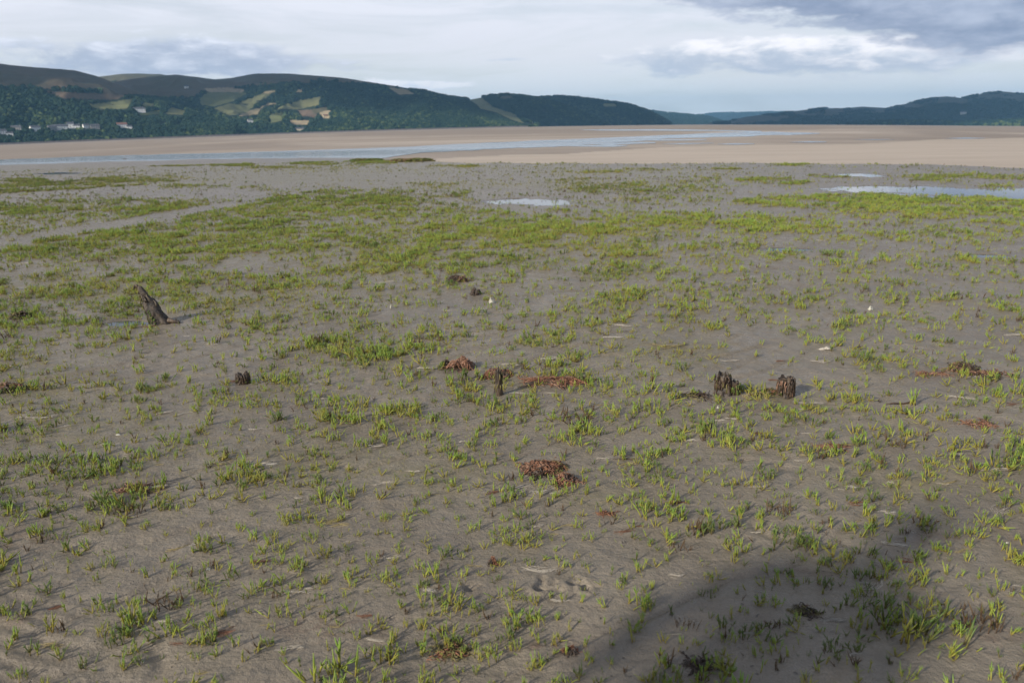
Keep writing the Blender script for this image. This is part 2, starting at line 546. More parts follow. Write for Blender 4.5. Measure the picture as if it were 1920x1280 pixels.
def mud_z(X, Y):
    X = np.asarray(X, float); Y = np.asarray(Y, float)
    r = np.hypot(X, Y); a = np.arctan2(X, Y)
    z = 0.05 * (fbm(X * 0.35, Y * 0.35, 3, 1) - 0.5) + 0.030 * (fbm(X * 1.6, Y * 1.6, 3, 5) - 0.5)
    z = z * sstep(r, 60, 12)
    xr = X * 0.74 + Y * 0.67; yr = -X * 0.67 + Y * 0.74
    z = z + (0.016 * (fbm(X * 7, Y * 7, 3, 9) - 0.5) + 0.016 * (fbm(xr * 2.2, yr * 11, 3, 15) - 0.5) + 0.006 * (fbm(X * 26, Y * 26, 2, 19) - 0.5)) * sstep(r, 22, 7)
    # wave ripples in the near left corner
    mk = np.exp(-(((X - RIP[0]) / 0.30) ** 2 + ((Y - RIP[1]) / 0.26) ** 2)) + 0.5 * np.exp(-(((X - RIP2[0]) / 0.16) ** 2 + ((Y - RIP2[1]) / 0.2) ** 2))
    ph = (X * 0.35 + Y * 0.94) * 95 + 3.0 * fbm(X * 4, Y * 4, 2, 44)
    z = z + 0.0045 * np.clip(mk, 0, 1) * np.sin(ph)
    rn = np.abs(fbm(xr * .55 + .25 * fbm(X * 2, Y * 2, 2, 3), yr * 1.7, 3, 401) - .5)
    z = z - 0.012 * np.exp(-(rn / .018) ** 2) * sstep(r, 14, 6)
    for (x, y, ux, uy, ln, dp) in TRACKS:
        s = np.clip((X - x) * ux + (Y - y) * uy, -0.01, ln)
        d2 = (X - x - s * ux) ** 2 + (Y - y - s * uy) ** 2
        z = z - dp * np.exp(-d2 / 0.012 ** 2) + 0.35 * dp * np.exp(-((np.sqrt(d2) - 0.024) / 0.010) ** 2)
    pf = pool_field(X, Y)
    z = z * (1 - 0.85 * sstep(pf, -0.1, 0.25)) - 0.035 * sstep(pf, 0.05, 0.75)
    e = edge_r(a)
    return z - 0.34 * sstep(r / e, 0.985, 1.045)


def hump(px, py, items):
    v = np.zeros(np.shape(px))
    for (cx, cy, hw, hh, w) in items:
        v = np.maximum(v, w * np.exp(-(((px - cx) / hw) ** 2 + ((py - cy) / hh) ** 2)))
    return v


ALGAE = [(160, 535, 190, 26, 1.0), (420, 560, 180, 30, .7), (900, 345, 330, 9, .85), (500, 335, 300, 12, 1.0), (880, 313, 150, 3, 1.0), (620, 320, 300, 9, .95), (200, 318, 220, 8, .7), (1150, 322, 260, 7, .6),
         (60, 730, 120, 60, .55), (130, 800, 160, 50, .5), (700, 480, 330, 60, .55), (1060, 460, 200, 40, .5), (1250, 660, 110, 30, .7), (1130, 930, 60, 20, .6),
         (780, 890, 130, 35, .6), (560, 870, 200, 40, .45), (1680, 900, 120, 25, .6), (1460, 745, 60, 10, .6), (860, 1220, 60, 14, .6), (960, 730, 60, 16, .6), (290, 470, 280, 50, .5)]
RUST = [(610, 1170, 120, 20, .8), (900, 1060, 20, 10, .3), (620, 1180, 60, 20, .7), (1030, 1215, 70, 18, 1.), (1545, 838, 60, 8, 1.), (1830, 792, 70, 8, 1.), (60, 1010, 60, 20, .8), (20, 1160, 60, 14, .9),
        (1760, 1000, 120, 18, .6), (1850, 1180, 90, 40, .5), (1500, 1065, 90, 14, .7), (1140, 962, 30, 5, .8), (250, 915, 70, 12, .8), (1420, 770, 40, 6, .5), (560, 765, 60, 8, .6), (1745, 700, 40, 12, .9)]

ang = np.concatenate([np.arange(-180, -56, 4.0), np.arange(-56, 56, 0.22), np.arange(56, 180, 4.0)]) * math.pi / 180
rad = np.concatenate([[0.02, 0.4, 0.8, 1.2], 1.5 * 1.004 ** np.arange(0, 560), 1.5 * 1.004 ** 560 * 1.008 ** np.arange(1, 165)])
A, Rr = np.meshgrid(ang, rad)
X = (Rr * np.sin(A)).ravel(); Y = (Rr * np.cos(A)).ravel()
Z = mud_z(X, Y)
px, py = proj(np.stack([X, Y, np.zeros_like(X)], -1))
pf = pool_field(X, Y)
mud = mesh_obj('mudflat', np.stack([X, Y, Z], -1), grid_faces(len(rad), len(ang), True)[:, ::-1], M['mud'],
               attrs={'algae': hump(px, py, ALGAE), 'rust': hump(px, py, RUST), 'wet': np.maximum(sstep(pf, -0.45, 0.25), 0.5 * sstep(fbm(X * .9, Y * .6, 4, 61), .52, .74))})
tag(mud, 'grey-brown damp estuary mudflat in the foreground', None, kind='structure')

# shallow pools: one still sheet each, the mud rises out of it
for ip_, (x, y, a, b, th) in enumerate(POOLS):
    n = 40; lv = -0.0125 - 0.0007 * (ip_ % 3)
    q = np.linspace(0, 2 * math.pi, n, endpoint=False)
    u = np.cos(q) * a * 1.75; v = np.sin(q) * b * 1.75
    V = np.stack([x + u * math.cos(th) - v * math.sin(th), y + u * math.sin(th) + v * math.cos(th), np.full(n, lv)], -1)
    V = np.concatenate([V, [[x, y, lv]]])
    o = mesh_obj('tidal_pool', V, [(i, (i + 1) % n, n) for i in range(n)], M['water'])
    tag(o, None, None, kind='structure')

# the wide sand beyond, to the foot of the hills and the horizon
ang = np.concatenate([np.arange(-180, -50, 2.0), np.arange(-50, 50, 0.4), np.arange(50, 180, 2.0)]) * math.pi / 180
rad = np.concatenate([12 * 1.03 ** np.arange(0, 110), 12 * 1.03 ** 110 * 1.07 ** np.arange(1, 60)])
rad = rad[rad < 16000]
A, Rr = np.meshgrid(ang, rad)
X = (Rr * np.sin(A)).ravel(); Y = (Rr * np.cos(A)).ravel()
Z = sand_z(X, Y)
px, py = proj(np.stack([X, Y, Z], -1))
DRY = [[(760, 312), (800, 300), (860, 296), (930, 292), (1060, 289), (1130, 284), (1250, 276), (1400, 272), (1600, 271), (1750, 262), (1960, 258), (2300, 250), (2300, 340), (760, 330)]]
dry = np.zeros(len(X))
for pl in DRY:
    dry = np.maximum(dry, inpoly(px, py, pl).astype(float))
sand = mesh_obj('sand_flat', np.stack([X, Y, Z], -1), grid_faces(len(rad), len(ang), True)[:, ::-1], M['sand'], attrs={'dry': dry})
tag(sand, 'broad pale estuary sand reaching to the hills', None, kind='structure')

# river channel and the thin side channels
def channel(name, rows, wob=0.7, seed=3):
    """rows: (x, y far edge, y near edge) in the photograph"""
    rows = sorted(rows)
    xs = np.arange(rows[0][0], rows[-1][0] + 0.1, 7.0)
    yt = np.interp(xs, [r[0] for r in rows], [r[1] for r in rows]); yb = np.interp(xs, [r[0] for r in rows], [r[2] for r in rows])
    th = np.clip((yb - yt) / 5, 0, 1)
    yt = yt + th * wob * 2 * (fbm(xs / 40, xs * 0, 4, seed) - .5); yb = yb + th * wob * 4 * (fbm(xs / 26, xs * 0 + 9, 5, seed + 7, .6) - .5)
    yb = np.maximum(yb, yt + 0.05)
    k = 7
    V = []
    for i in range(k):
        P = hit_sand(xs, yt + (yb - yt) * i / (k - 1))
        P[:, 2] += 0.02
        V.append(P)
    o = mesh_obj(name, np.concatenate(V), grid_faces(k, len(xs)), M['river'])
    return tag(o, None, None, kind='structure')


channel('river', [(-500, 318, 326), (-200, 307, 318), (0, 300, 313), (200, 292.5, 310), (400, 287.5, 306), (640, 280, 300), (720, 277, 297), (790, 274.5, 287), (850, 271, 284.5), (900, 268.5, 281.5), (1000, 264, 277),
                  (1060, 261.5, 274.5), (1150, 258, 268), (1200, 256, 264.5), (1280, 252.3, 259), (1400, 247.5, 256), (1450, 247.2, 254), (1500, 248.6, 252.6), (1540, 250, 251)])
channel('side_channel', [(1085, 243.5, 243.8), (1130, 242.8, 245.3), (1250, 242.6, 245.6), (1340, 244, 246.2), (1430, 246.0, 248.6)], 0.3, 8)
for rows in ([(1110, 271, 271.2), (1140, 269, 272.5), (1200, 266.5, 270), (1230, 267, 269)], [(1050, 274, 274.2), (1090, 272.5, 275.5), (1150, 272.2, 276), (1180, 273.5, 274)],
             [(1240, 270.2, 270.4), (1280, 268.8, 271), (1340, 268.3, 269)], [(1345, 270.4, 270.8), (1380, 269.2, 272), (1420, 269.8, 270.5)],
             [(1480, 267, 267.2), (1520, 265.2, 267.8), (1555, 266.4, 267)], [(1770, 260, 260.2), (1810, 258.4, 260.8), (1850, 259.5, 260)], [(1600, 262.5, 262.7), (1640, 261.6, 263), (1680, 262, 262.4)],
             [(1150, 263.5, 263.8), (1260, 262, 264.2), (1330, 262, 263)]):
    channel('sand_pool', rows, 0.25, 12)

# ------------------------------------------------------------------ hills
WOODF, MOOR, MOOR2 = (0.020, 0.034, 0.018), (0.16, 0.112, 0.078), (0.13, 0.114, 0.066)
FIELD, TAN, OLIVE = (0.225, 0.218, 0.10), (0.43, 0.335, 0.21), (0.175, 0.185, 0.078)
FIELDS = [(TAN, [(388, 166), (425, 165), (462, 168), (445, 173), (393, 172)]), (OLIVE, [(377, 183), (393, 174), (458, 175), (433, 190), (402, 198), (380, 195)]),
          (FIELD, [(450, 193), (487, 178), (505, 177), (477, 195)]), (TAN, [(493, 173), (522, 169), (500, 176)]), (FIELD, [(405, 203), (430, 196), (473, 198), (460, 211), (433, 215)]),
          (TAN, [(450, 217), (473, 206), (483, 204), (500, 195), (520, 195), (493, 200), (483, 213)]), (FIELD, [(520, 203), (547, 193), (597, 182), (593, 197), (560, 204)]),
          (MOOR, [(560, 207), (593, 206), (590, 220), (567, 217)]), (TAN, [(541, 226), (578, 226), (577, 233), (557, 234)]), (MOOR, [(97, 173), (227, 177), (213, 187), (127, 184)]),
          (FIELD, [(170, 197), (247, 188), (233, 203), (187, 205)]), (FIELD, [(307, 213), (320, 201), (347, 208), (343, 215)]), (TAN, [(556, 168), (566, 166), (566, 173), (556, 173)]),
          (FIELD, [(230, 187), (250, 186), (246, 193), (232, 194)]), (FIELD, [(268, 193), (290, 194), (283, 200), (268, 199)]), (OLIVE, [(505, 215), (530, 212), (528, 226), (508, 230)]),
          (TAN, [(600, 210), (618, 208), (616, 221), (606, 222)]), (FIELD, [(883, 187), (903, 183), (912, 190), (924, 201), (945, 208), (962, 213), (976, 228), (955, 222), (930, 210), (905, 204), (893, 194)]),
          (FIELD, [(1128, 194), (1150, 195), (1158, 199), (1135, 200)]), (MOOR2, [(935, 181), (955, 179.5), (962, 183), (945, 185)]), (TAN, [(730, 165), (760, 168), (775, 176), (750, 177)]),
          (MOOR2, [(585, 206), (610, 200), (612, 207), (590, 213)]), (OLIVE, [(260, 210), (300, 207), (296, 214), (262, 216)])]
def grow(pl, k=1.14):
    cx_ = sum(a for a, b in pl) / len(pl); cy_ = sum(b for a, b in pl) / len(pl)
    return [(cx_ + (a - cx_) * k, cy_ + (b - cy_) * k) for a, b in pl]


FIELDS = [(c_, grow(pl)) for c_, pl in FIELDS]
MOORLINE = [(-500, 160), (0, 163), (90, 168), (150, 172), (200, 180), (240, 182), (300, 183), (372, 183), (377, 169), (470, 165), (500, 160), (520, 163), (545, 156), (600, 152), (640, 156), (700, 160), (735, 166), (765, 169), (800, 172), (830, 170), (870, 120), (3000, 120)]
PATCH_WOOD = [[(117, 169), (150, 165), (195, 171), (190, 176), (125, 175)], [(415, 167), (445, 164), (470, 168), (440, 170)], [(500, 160), (545, 158), (540, 168), (480, 172), (478, 168)]]
HOUSE_PX = []


class Hill:
    def __init__(s, name, ridge, shore_r, ridge_r, label, shape=1.0, rough=0.16, base_col=None, seed=1, step=3.0, nt=110, cover=True, minh=0.0):
        s.name = name; s.ridge = ridge; s.seed = seed
        xs = np.arange(ridge[0][0], ridge[-1][0] + 0.1, step)
        yr = np.interp(xs, [a for a, b in ridge], [b for a, b in ridge])
        k = np.array([1, 2, 3, 2, 1.]) / 9
        pad = np.concatenate([[yr[0]] * 2, yr, [yr[-1]] * 2])
        yr = np.convolve(pad, k, 'valid') + 1.2 * (fbm(xs / 22, xs * 0 + seed, 4, seed) - .5)
        d = ray(xs, yr); s.az = np.arctan2(d[:, 0], d[:, 1]); el = d[:, 2] / np.hypot(d[:, 0], d[:, 1])
        s.rs = np.interp(xs, *zip(*shore_r)); s.rr = np.interp(xs, *zip(*ridge_r))
        zr = CAMZ + s.rr * el
        zs = sand_z(s.rs * np.sin(s.az), s.rs * np.cos(s.az)) - 1.0
        zr = np.maximum(zr, zs + minh)
        s.t = np.concatenate([np.linspace(0, 1, nt), np.linspace(1.02, 1.6, 14)])
        T = s.t[:, None]
        s.Rg = s.rs + (s.rr - s.rs) * T
        gsh = np.where(T <= 1, 1 - (1 - np.clip(T, 0, 1)) ** (1.0 + 0.45 * shape), 1 - 0.9 * (T - 1))
        XX = s.Rg * np.sin(s.az); YY = s.Rg * np.cos(s.az)
        sc = 1 / (0.22 * (s.rr - s.rs).mean())
        nz = (fbm(XX * sc, YY * sc, 5, seed * 13 + 2, .5) - .5)
        gul = np.abs(fbm(XX * sc * 2.2, YY * sc * 1.2, 3, seed * 7 + 1) - .5)
        env = np.clip(T * (1 - T) * 4, 0, 1) * (T <= 1)
        gsh = gsh + env * rough * (nz * 1.6 - gul * 0.9)
        gsh = np.minimum(gsh, np.where(T <= 1, 0.25 + 0.75 * T ** 0.5, 2))
        s.Z = zs + (zr - zs) * gsh
        s.P = np.stack([XX, YY, s.Z], -1)
        # keep every slope below the line of sight to its own ridge
        elr = (zr - CAMZ) / s.rr
        lim = CAMZ + s.Rg * elr - (1 - np.clip(T, 0, 1)) * 0.002 * s.Rg
        s.P[..., 2] = np.where(T < 1, np.minimum(s.P[..., 2], lim), s.P[..., 2])
        n = s.P.shape[:2]
        s.px, s.py = [q.reshape(n) for q in proj(s.P.reshape(-1, 3))]
        s.wood = np.ones(n, bool)
        col = np.empty(n + (3,)); col[:] = WOODF
        if cover:
            jit = 5 * (fbm(s.px / 14, s.py / 9, 4, 3) - .5); jit2 = 3 * (fbm(s.px / 9 + 40, s.py / 7, 3, 8) - .5)
            ml = np.interp(s.px, *zip(*MOORLINE)) + jit * 2
            moor = s.py < ml
            f = fbm(s.px / 60, s.py / 16, 4, 5)[..., None]
            col = np.where(moor[..., None], np.array(MOOR) * (1 - f) + np.array(MOOR2) * f, col)
            s.wood &= ~moor
            for pl in PATCH_WOOD:
                q = inpoly(s.px + jit, s.py + jit2, pl); s.wood |= q; col[q] = WOODF
            for cc, pl in FIELDS:
                q = inpoly(s.px + 0.4 * jit, s.py + 0.3 * jit2, pl); s.wood &= ~q; col[q] = cc
        if base_col is not None:
            f = fbm(s.px / 30, s.py / 10, 4, seed)[..., None]
            hi = s.py < yr[None, :] + 12 + 10 * (f[..., 0] - .5)
            col = np.where(hi[..., None], np.array(base_col) * (0.7 + 0.6 * f), col)
            s.wood &= ~(hi & (f[..., 0] > 0.52))
        s.obj = mesh_obj(name, s.P.reshape(-1, 3), grid_faces(n[0], n[1]), M['hill'], attrs={'cover': col.reshape(-1, 3)})
        tag(s.obj, label, None, kind='structure')

    def at(s, x, y):
        """point of the slope seen at this place of the photograph"""
        j = int(np.argmin(np.abs(s.px[10] - x)))
        col = s.py[:len(s.t) - 14, j]
        i = int(np.argmin(np.abs(col - y)))
        return Vector(s.P[i, j])

    def sample(s, n, rg):
        nt = len(s.t); nc = s.P.shape[1]
        i = rg.random(n * 2) * (nt - 1.01); j = rg.random(n * 2) * (nc - 1.01)
        acc = rg.random(n * 2) < (s.Rg[i.astype(int), j.astype(int)] / s.Rg.max())
        i = i[acc][:n]; j = j[acc][:n]
        a = i.astype(int); b = j.astype(int); u = (i - a)[:, None]; v = (j - b)[:, None]
        P = s.P[a, b] * (1 - u) * (1 - v) + s.P[a + 1, b] * u * (1 - v) + s.P[a, b + 1] * (1 - u) * v + s.P[a + 1, b + 1] * u * v
        w = s.wood[a, b]
        return P[w]


HILLS = {}
HILLS['pale'] = Hill('far_hill', [(1270, 224), (1300, 216), (1340, 211.5), (1420, 210), (1500, 209), (1560, 211), (1640, 216)], [(1270, 10500), (1640, 10500)], [(1270, 12500), (1640, 12500)],
                     'palest hazy hill at the far head of the estuary', seed=21, nt=40, cover=False)
HILLS['low'] = Hill('low_hill', [(1190, 208), (1225, 207), (1250, 211), (1290, 214), (1330, 219), (1355, 227), (1372, 233)], [(1190, 7000), (1372, 7200)], [(1190, 8600), (1372, 7900)],
                    'low blue-green hill between the headland and the far range', seed=22, nt=40, cover=False)
HILLS['right'] = Hill('mountain_range', [(1330, 230), (1362, 227), (1400, 219), (1450, 213.5), (1540, 203), (1580, 203), (1620, 200), (1660, 203), (1700, 195), (1745, 182), (1775, 181), (1800, 184), (1830, 178), (1862, 172.5), (1885, 172), (1920, 176), (2000, 184), (2120, 178), (2300, 190), (2600, 205)],
                      [(1330, 5600), (1700, 4700), (2600, 3800)], [(1330, 6100), (1600, 6700), (1900, 6400), (2600, 5200)], 'blue wooded mountain range rising at the right', shape=.5, rough=.4, base_col=(0.075, 0.072, 0.05), seed=23, nt=110, cover=False)
HILLS['front'] = Hill('wooded_rise', [(1590, 233), (1625, 230), (1660, 228), (1720, 229), (1800, 231), (1900, 228), (2000, 226), (2200, 226), (2500, 228)], [(1590, 3900), (2500, 3300)], [(1590, 4200), (2500, 3900)], 'low dark wooded rise at the foot of the right range', seed=24, nt=24, cover=False)
HILLS['blue'] = Hill('blue_hill', [(150, 150), (190, 143), (240, 138), (300, 139), (335, 146), (380, 156)], [(150, 4300), (380, 4300)], [(150, 5000), (380, 5000)], 'blue hilltop behind the saddle of the left moors', seed=25, nt=30, cover=False, base_col=MOOR2)
HILLS['head'] = Hill('headland', [(960, 192), (1000, 183.5), (1050, 181.5), (1100, 186), (1140, 192), (1180, 197), (1215, 209), (1240, 222), (1258, 233.5)], [(960, 3900), (1258, 4500)], [(960, 5000), (1258, 4650)], 'long wooded headland ending in the middle of the estuary', seed=26, nt=70)
HILLS['knoll'] = Hill('wooded_knoll', [(800, 186), (845, 183), (880, 187), (920, 181), (950, 179), (985, 182), (1010, 186), (1050, 197), (1090, 211), (1130, 228), (1140, 234)], [(800, 3000), (1140, 3600)], [(800, 4200), (1140, 3800)], 'wooded knoll with a pale green field running down it', seed=27, nt=90)
HILLS['moor'] = Hill('moorland_hill', [(-520, 112), (-300, 108), (-120, 113), (0, 120), (60, 126), (140, 132), (180, 142), (220, 158), (270, 176), (330, 198), (400, 225), (440, 242)], [(-520, 1500), (440, 2100)], [(-520, 3000), (0, 3000), (250, 2900), (440, 2300)], 'brown moorland hill above woods at the far left', shape=.7, rough=.28, seed=28, nt=130)
HILLS['main'] = Hill('farmed_hill', [(170, 168), (215, 153), (270, 145), (330, 140), (365, 144), (400, 149), (430, 147), (480, 138), (540, 138), (580, 141), (640, 146), (700, 155), (760, 165), (800, 172), (830, 180), (870, 190), (900, 199), (950, 216), (1000, 231), (1012, 236)],
                     [(170, 2250), (640, 2300), (1012, 2700)], [(170, 3900), (500, 3600), (800, 3300), (1012, 2800)], 'hill with small hedged fields above dark woods', shape=.8, rough=.34, seed=29, nt=150)

# ------------------------------------------------------------------ scattering with geometry nodes (only for what is stuff)
def scatter(name, P, rot, scl, idx, protos, label, cat=None):
    if not len(P):
        return None
    me = bpy.data.meshes.new(name)
    me.vertices.add(len(P)); me.vertices.foreach_set('co', np.asarray(P, np.float32).ravel())
    a = me.attributes.new('rot', 'FLOAT_VECTOR', 'POINT'); a.data.foreach_set('vector', np.asarray(rot, np.float32).ravel())
    a = me.attributes.new('scl', 'FLOAT_VECTOR', 'POINT'); a.data.foreach_set('vector', np.asarray(scl, np.float32).ravel())
    a = me.attributes.new('idx', 'INT', 'POINT'); a.data.foreach_set('value', np.asarray(idx, np.int32))
    o = bpy.data.objects.new(name, me); COL.objects.link(o)
    pc = bpy.data.collections.new(name + '_kinds')
    for q in protos:
        pc.objects.link(q)
    ng = bpy.data.node_groups.new(name, 'GeometryNodeTree')
    ng.interface.new_socket('Geometry', in_out='INPUT', socket_type='NodeSocketGeometry')
    ng.interface.new_socket('Geometry', in_out='OUTPUT', socket_type='NodeSocketGeometry')
    N, L = ng.nodes, ng.links
    gi = N.new('NodeGroupInput'); go = N.new('NodeGroupOutput')
    ci = N.new('GeometryNodeCollectionInfo'); ci.inputs['Collection'].default_value = pc
    ci.inputs['Separate Children'].default_value = True; ci.inputs['Reset Children'].default_value = True
    ip = N.new('GeometryNodeInstanceOnPoints'); ip.inputs['Pick Instance'].default_value = True
    for nm, ty, sk in (('rot', 'FLOAT_VECTOR', 'Rotation'), ('scl', 'FLOAT_VECTOR', 'Scale'), ('idx', 'INT', 'Instance Index')):
        at = N.new('GeometryNodeInputNamedAttribute'); at.data_type = ty; at.inputs['Name'].default_value = nm
        L.new(at.outputs['Attribute'], ip.inputs[sk])
    L.new(gi.outputs[0], ip.inputs['Points']); L.new(ci.outputs[0], ip.inputs['Instance']); L.new(ip.outputs[0], go.inputs[0])
    md = o.modifiers.new('scatter', 'NODES'); md.node_group = ng
    tag(o, label, cat, kind='stuff')
    return o


def unlink(o):
    COL.objects.unlink(o)
    return o


def blob(name, seed, mat):
    """an uneven tree crown, about 2 m across the unit, standing on its base"""
    import bmesh
    bm = bmesh.new(); bmesh.ops.create_icosphere(bm, subdivisions=2, radius=1.0)
    rg = random.Random(seed); off = Vector((rg.random() * 50, rg.random() * 50, rg.random() * 50))
    from mathutils import noise as mn
    for v in bm.verts:
        k = 1 + 0.55 * mn.noise(v.co * 1.6 + off) + 0.35 * mn.noise(v.co * 3.7 + off)
        v.co *= k
        v.co.z = v.co.z * 0.95 + 0.65
    me = bpy.data.meshes.new(name); bm.to_mesh(me); bm.free()
    me.materials.append(mat)
    o = bpy.data.objects.new(name, me)
    return o


CROWNS = [blob('tree_crown', 40 + i, M['crown'] if i < 5 else M['crown_light']) for i in range(7)]

HOUSES = [  # x, y (foot) in the photograph, hill, width m, depth, wall height, storeys look, wall, roof, turn, label
    (4, 252, 'moor', 13, 8, 5.5, 'white', 'slate', .2, 'white house at the far left edge, lowest of the village'),
    (21, 253, 'moor', 9, 6, 4, 'white', 'slate', -.1, 'small white low house, second from the left edge'),
    (33, 244, 'moor', 15, 8, 5.5, 'grey', 'slate', -.3, 'grey house with pale gable above the small white house'),
    (68, 246, 'moor', 15, 9, 7, 'white', 'slate', .3, 'bright white house alone in the trees left of the terrace'),
    (99, 245, 'moor', 13, 9, 7, 'grey', 'slate', .25, 'greyish house at the left end of the white terrace'),
    (110, 244, 'moor', 13, 9, 7, 'white', 'slate', .05, 'white terrace house beside the greyish end house'),
    (123, 242.5, 'moor', 12, 9, 6.5, 'white', 'slate', .1, 'white terrace house in the middle of the white row'),
    (134, 241, 'moor', 12, 9, 7, 'white', 'slate', .0, 'brightest white house near the right end of the row'),
    (146, 239.5, 'moor', 11, 8, 5, 'white', 'slate', -.1, 'low white house ending the row on the right'),
    (164, 241, 'moor', 10, 8, 6, 'white', 'slate', .3, 'small white house just right of the terrace row'),
    (180, 240.5, 'moor', 14, 8, 5, 'grey', 'slate', .1, 'pale grey house right of the small white house'),
    (230, 238, 'moor', 17, 9, 5.5, 'white', 'red', .15, 'white house with reddish roof among the middle trees'),
    (245, 240, 'moor', 8, 6, 4, 'white', 'slate', 0, 'tiny white cottage beside the reddish roofed house'),
    (306, 230, 'main', 25, 12, 8, 'cream', 'red', -.2, 'large house with red roof standing high in the woods'),
    (333, 234, 'main', 20, 9, 5, 'grey', 'slate', .1, 'long grey house right of the red roofed house'),
    (265, 207, 'moor', 27, 9, 5, 'white', 'slate', .1, 'long low white building halfway up the wooded slope'),
    (358, 165.5, 'main', 12, 8, 5, 'white', 'slate', 0, 'single white farmhouse high on the open moor'),
    (470, 229, 'main', 11, 8, 5, 'white', 'slate', .2, 'small pale house between hedges below the fields'),
    (563, 244, 'main', 18, 9, 4, 'cream', 'slate', 0, 'low cream building on the shore below the fields'),
    (612, 220, 'main', 12, 8, 5, 'cream', 'red', .3, 'tan farmhouse at the right end of the fields'),
    (985, 232, 'knoll', 16, 10, 6, 'white', 'slate', .1, 'white house on the shore under the pale green field'),
    (996, 232.5, 'knoll', 12, 10, 6, 'white', 'slate', -.1, 'second white shore house right of the field foot'),
    (1025, 207, 'head', 16, 10, 7, 'white', 'slate', .1, 'single white house high in the woods of the headland'),
    (1039, 233, 'head', 15, 10, 7, 'white', 'slate', .1, 'white house at the water foot of the headland'),
    (1805, 214, 'right', 26, 14, 9, 'white', 'slate', 0, 'tiny white house on the dark right mountainside'),
]
HXY = np.array([(h[0], h[1]) for h in HOUSES])

WOODS = [('pale', 5000, 6), ('low', 5000, 5.5), ('right', 40000, 4.2), ('front', 8000, 6.5), ('head', 18000, 6.5), ('knoll', 20000, 6.0), ('moor', 34000, 4.6), ('main', 56000, 4.6)]
rg = np.random.default_rng(3)
for key, n, size in WOODS:
    h = HILLS[key]
    P = h.sample(n, rg)
    px, py = proj(P)
    keep = np.ones(len(P), bool)
    for hx, hy in HXY:
        keep &= ~((np.abs(px - hx) < 8.5) & (py > hy - 2.5) & (py < hy + 5.5))
    for cc, pl in FIELDS:
        keep &= ~(inpoly(px, py - 2.0, pl) | inpoly(px, py - 4.0, pl) | inpoly(px, py - 5.5, pl))
    P = P[keep]
    f = fbm(P[:, 0] / 60, P[:, 1] / 60, 3, 12)
    s = size * (0.45 + 1.1 * rg.random(len(P)) ** 1.6) * (0.5 + 1.1 * f)
    s = np.minimum(s, size * 1.25)
    sc = np.stack([s, s, s * (0.8 + 0.4 * rg.random(len(P)))], -1)
    rot = np.zeros((len(P), 3)); rot[:, 2] = rg.random(len(P)) * 6.28
    f2 = fbm(P[:, 0] / 140 + 9, P[:, 1] / 140, 3, 90)
    idx = np.where(rg.random(len(P)) < np.clip((f2 - .46) * 2.0, 0.03, .4), 5 + rg.integers(0, 2, len(P)), rg.integers(0, 5, len(P)))
    if key in ('right', 'pale', 'low'):
        idx = rg.integers(0, 5, len(P))
    scatter('woodland', P - np.array([0, 0, 1.5]), rot, sc, idx, [c.copy() for c in CROWNS], {'moor': 'dark woods on the lower slopes of the brown moorland hill', 'main': 'dark woods and hedges between the fields of the left hill'}.get(key, 'woodland covering the ' + h.name.replace('_', ' ')), None)

# stone railway embankment along the foot of the left hills
h1, h2 = HILLS['moor'], HILLS['main']
xs = np.arange(-480, 1000, 10.0)
P = []
rs = np.interp(xs, [-480, 430, 640, 1000], [1490, 2080, 2240, 2640])
d = ray(xs, np.full(len(xs), 240.0)); a = np.arctan2(d[:, 0], d[:, 1])
hh = 3.4 + 1.2 * (fbm(xs / 50, xs * 0, 3, 77) - .5)
rows = []
for off, hgt in ((-16, -1.0), (-4, 1.0), (0, None), (5, None), (9, -2.0)):
    r = rs + off
    X = r * np.sin(a); Y = r * np.cos(a)
    rows.append(np.stack([X, Y, sand_z(X, Y) + (hh if hgt is None else hgt * 0.6)], -1))
o = mesh_obj('railway_embankment', np.concatenate(rows), grid_faces(5, len(xs)), M['embankment_stone'])
tag(o, 'low dark stone embankment along the foot of the left hills', 'embankment')

# ------------------------------------------------------------------ houses
def box(x0, x1, y0, y1, z0, z1):
    v = [(x0, y0, z0), (x1, y0, z0), (x1, y1, z0), (x0, y1, z0), (x0, y0, z1), (x1, y0, z1), (x1, y1, z1), (x0, y1, z1)]
    f = [(0, 3, 2, 1), (4, 5, 6, 7), (0, 1, 5, 4), (1, 2, 6, 5), (2, 3, 7, 6), (3, 0, 4, 7)]
    return v, f


def part(name, vf, mat, parent, smooth=False):
    return mesh_obj(name, vf[0], vf[1], mat, parent, smooth)


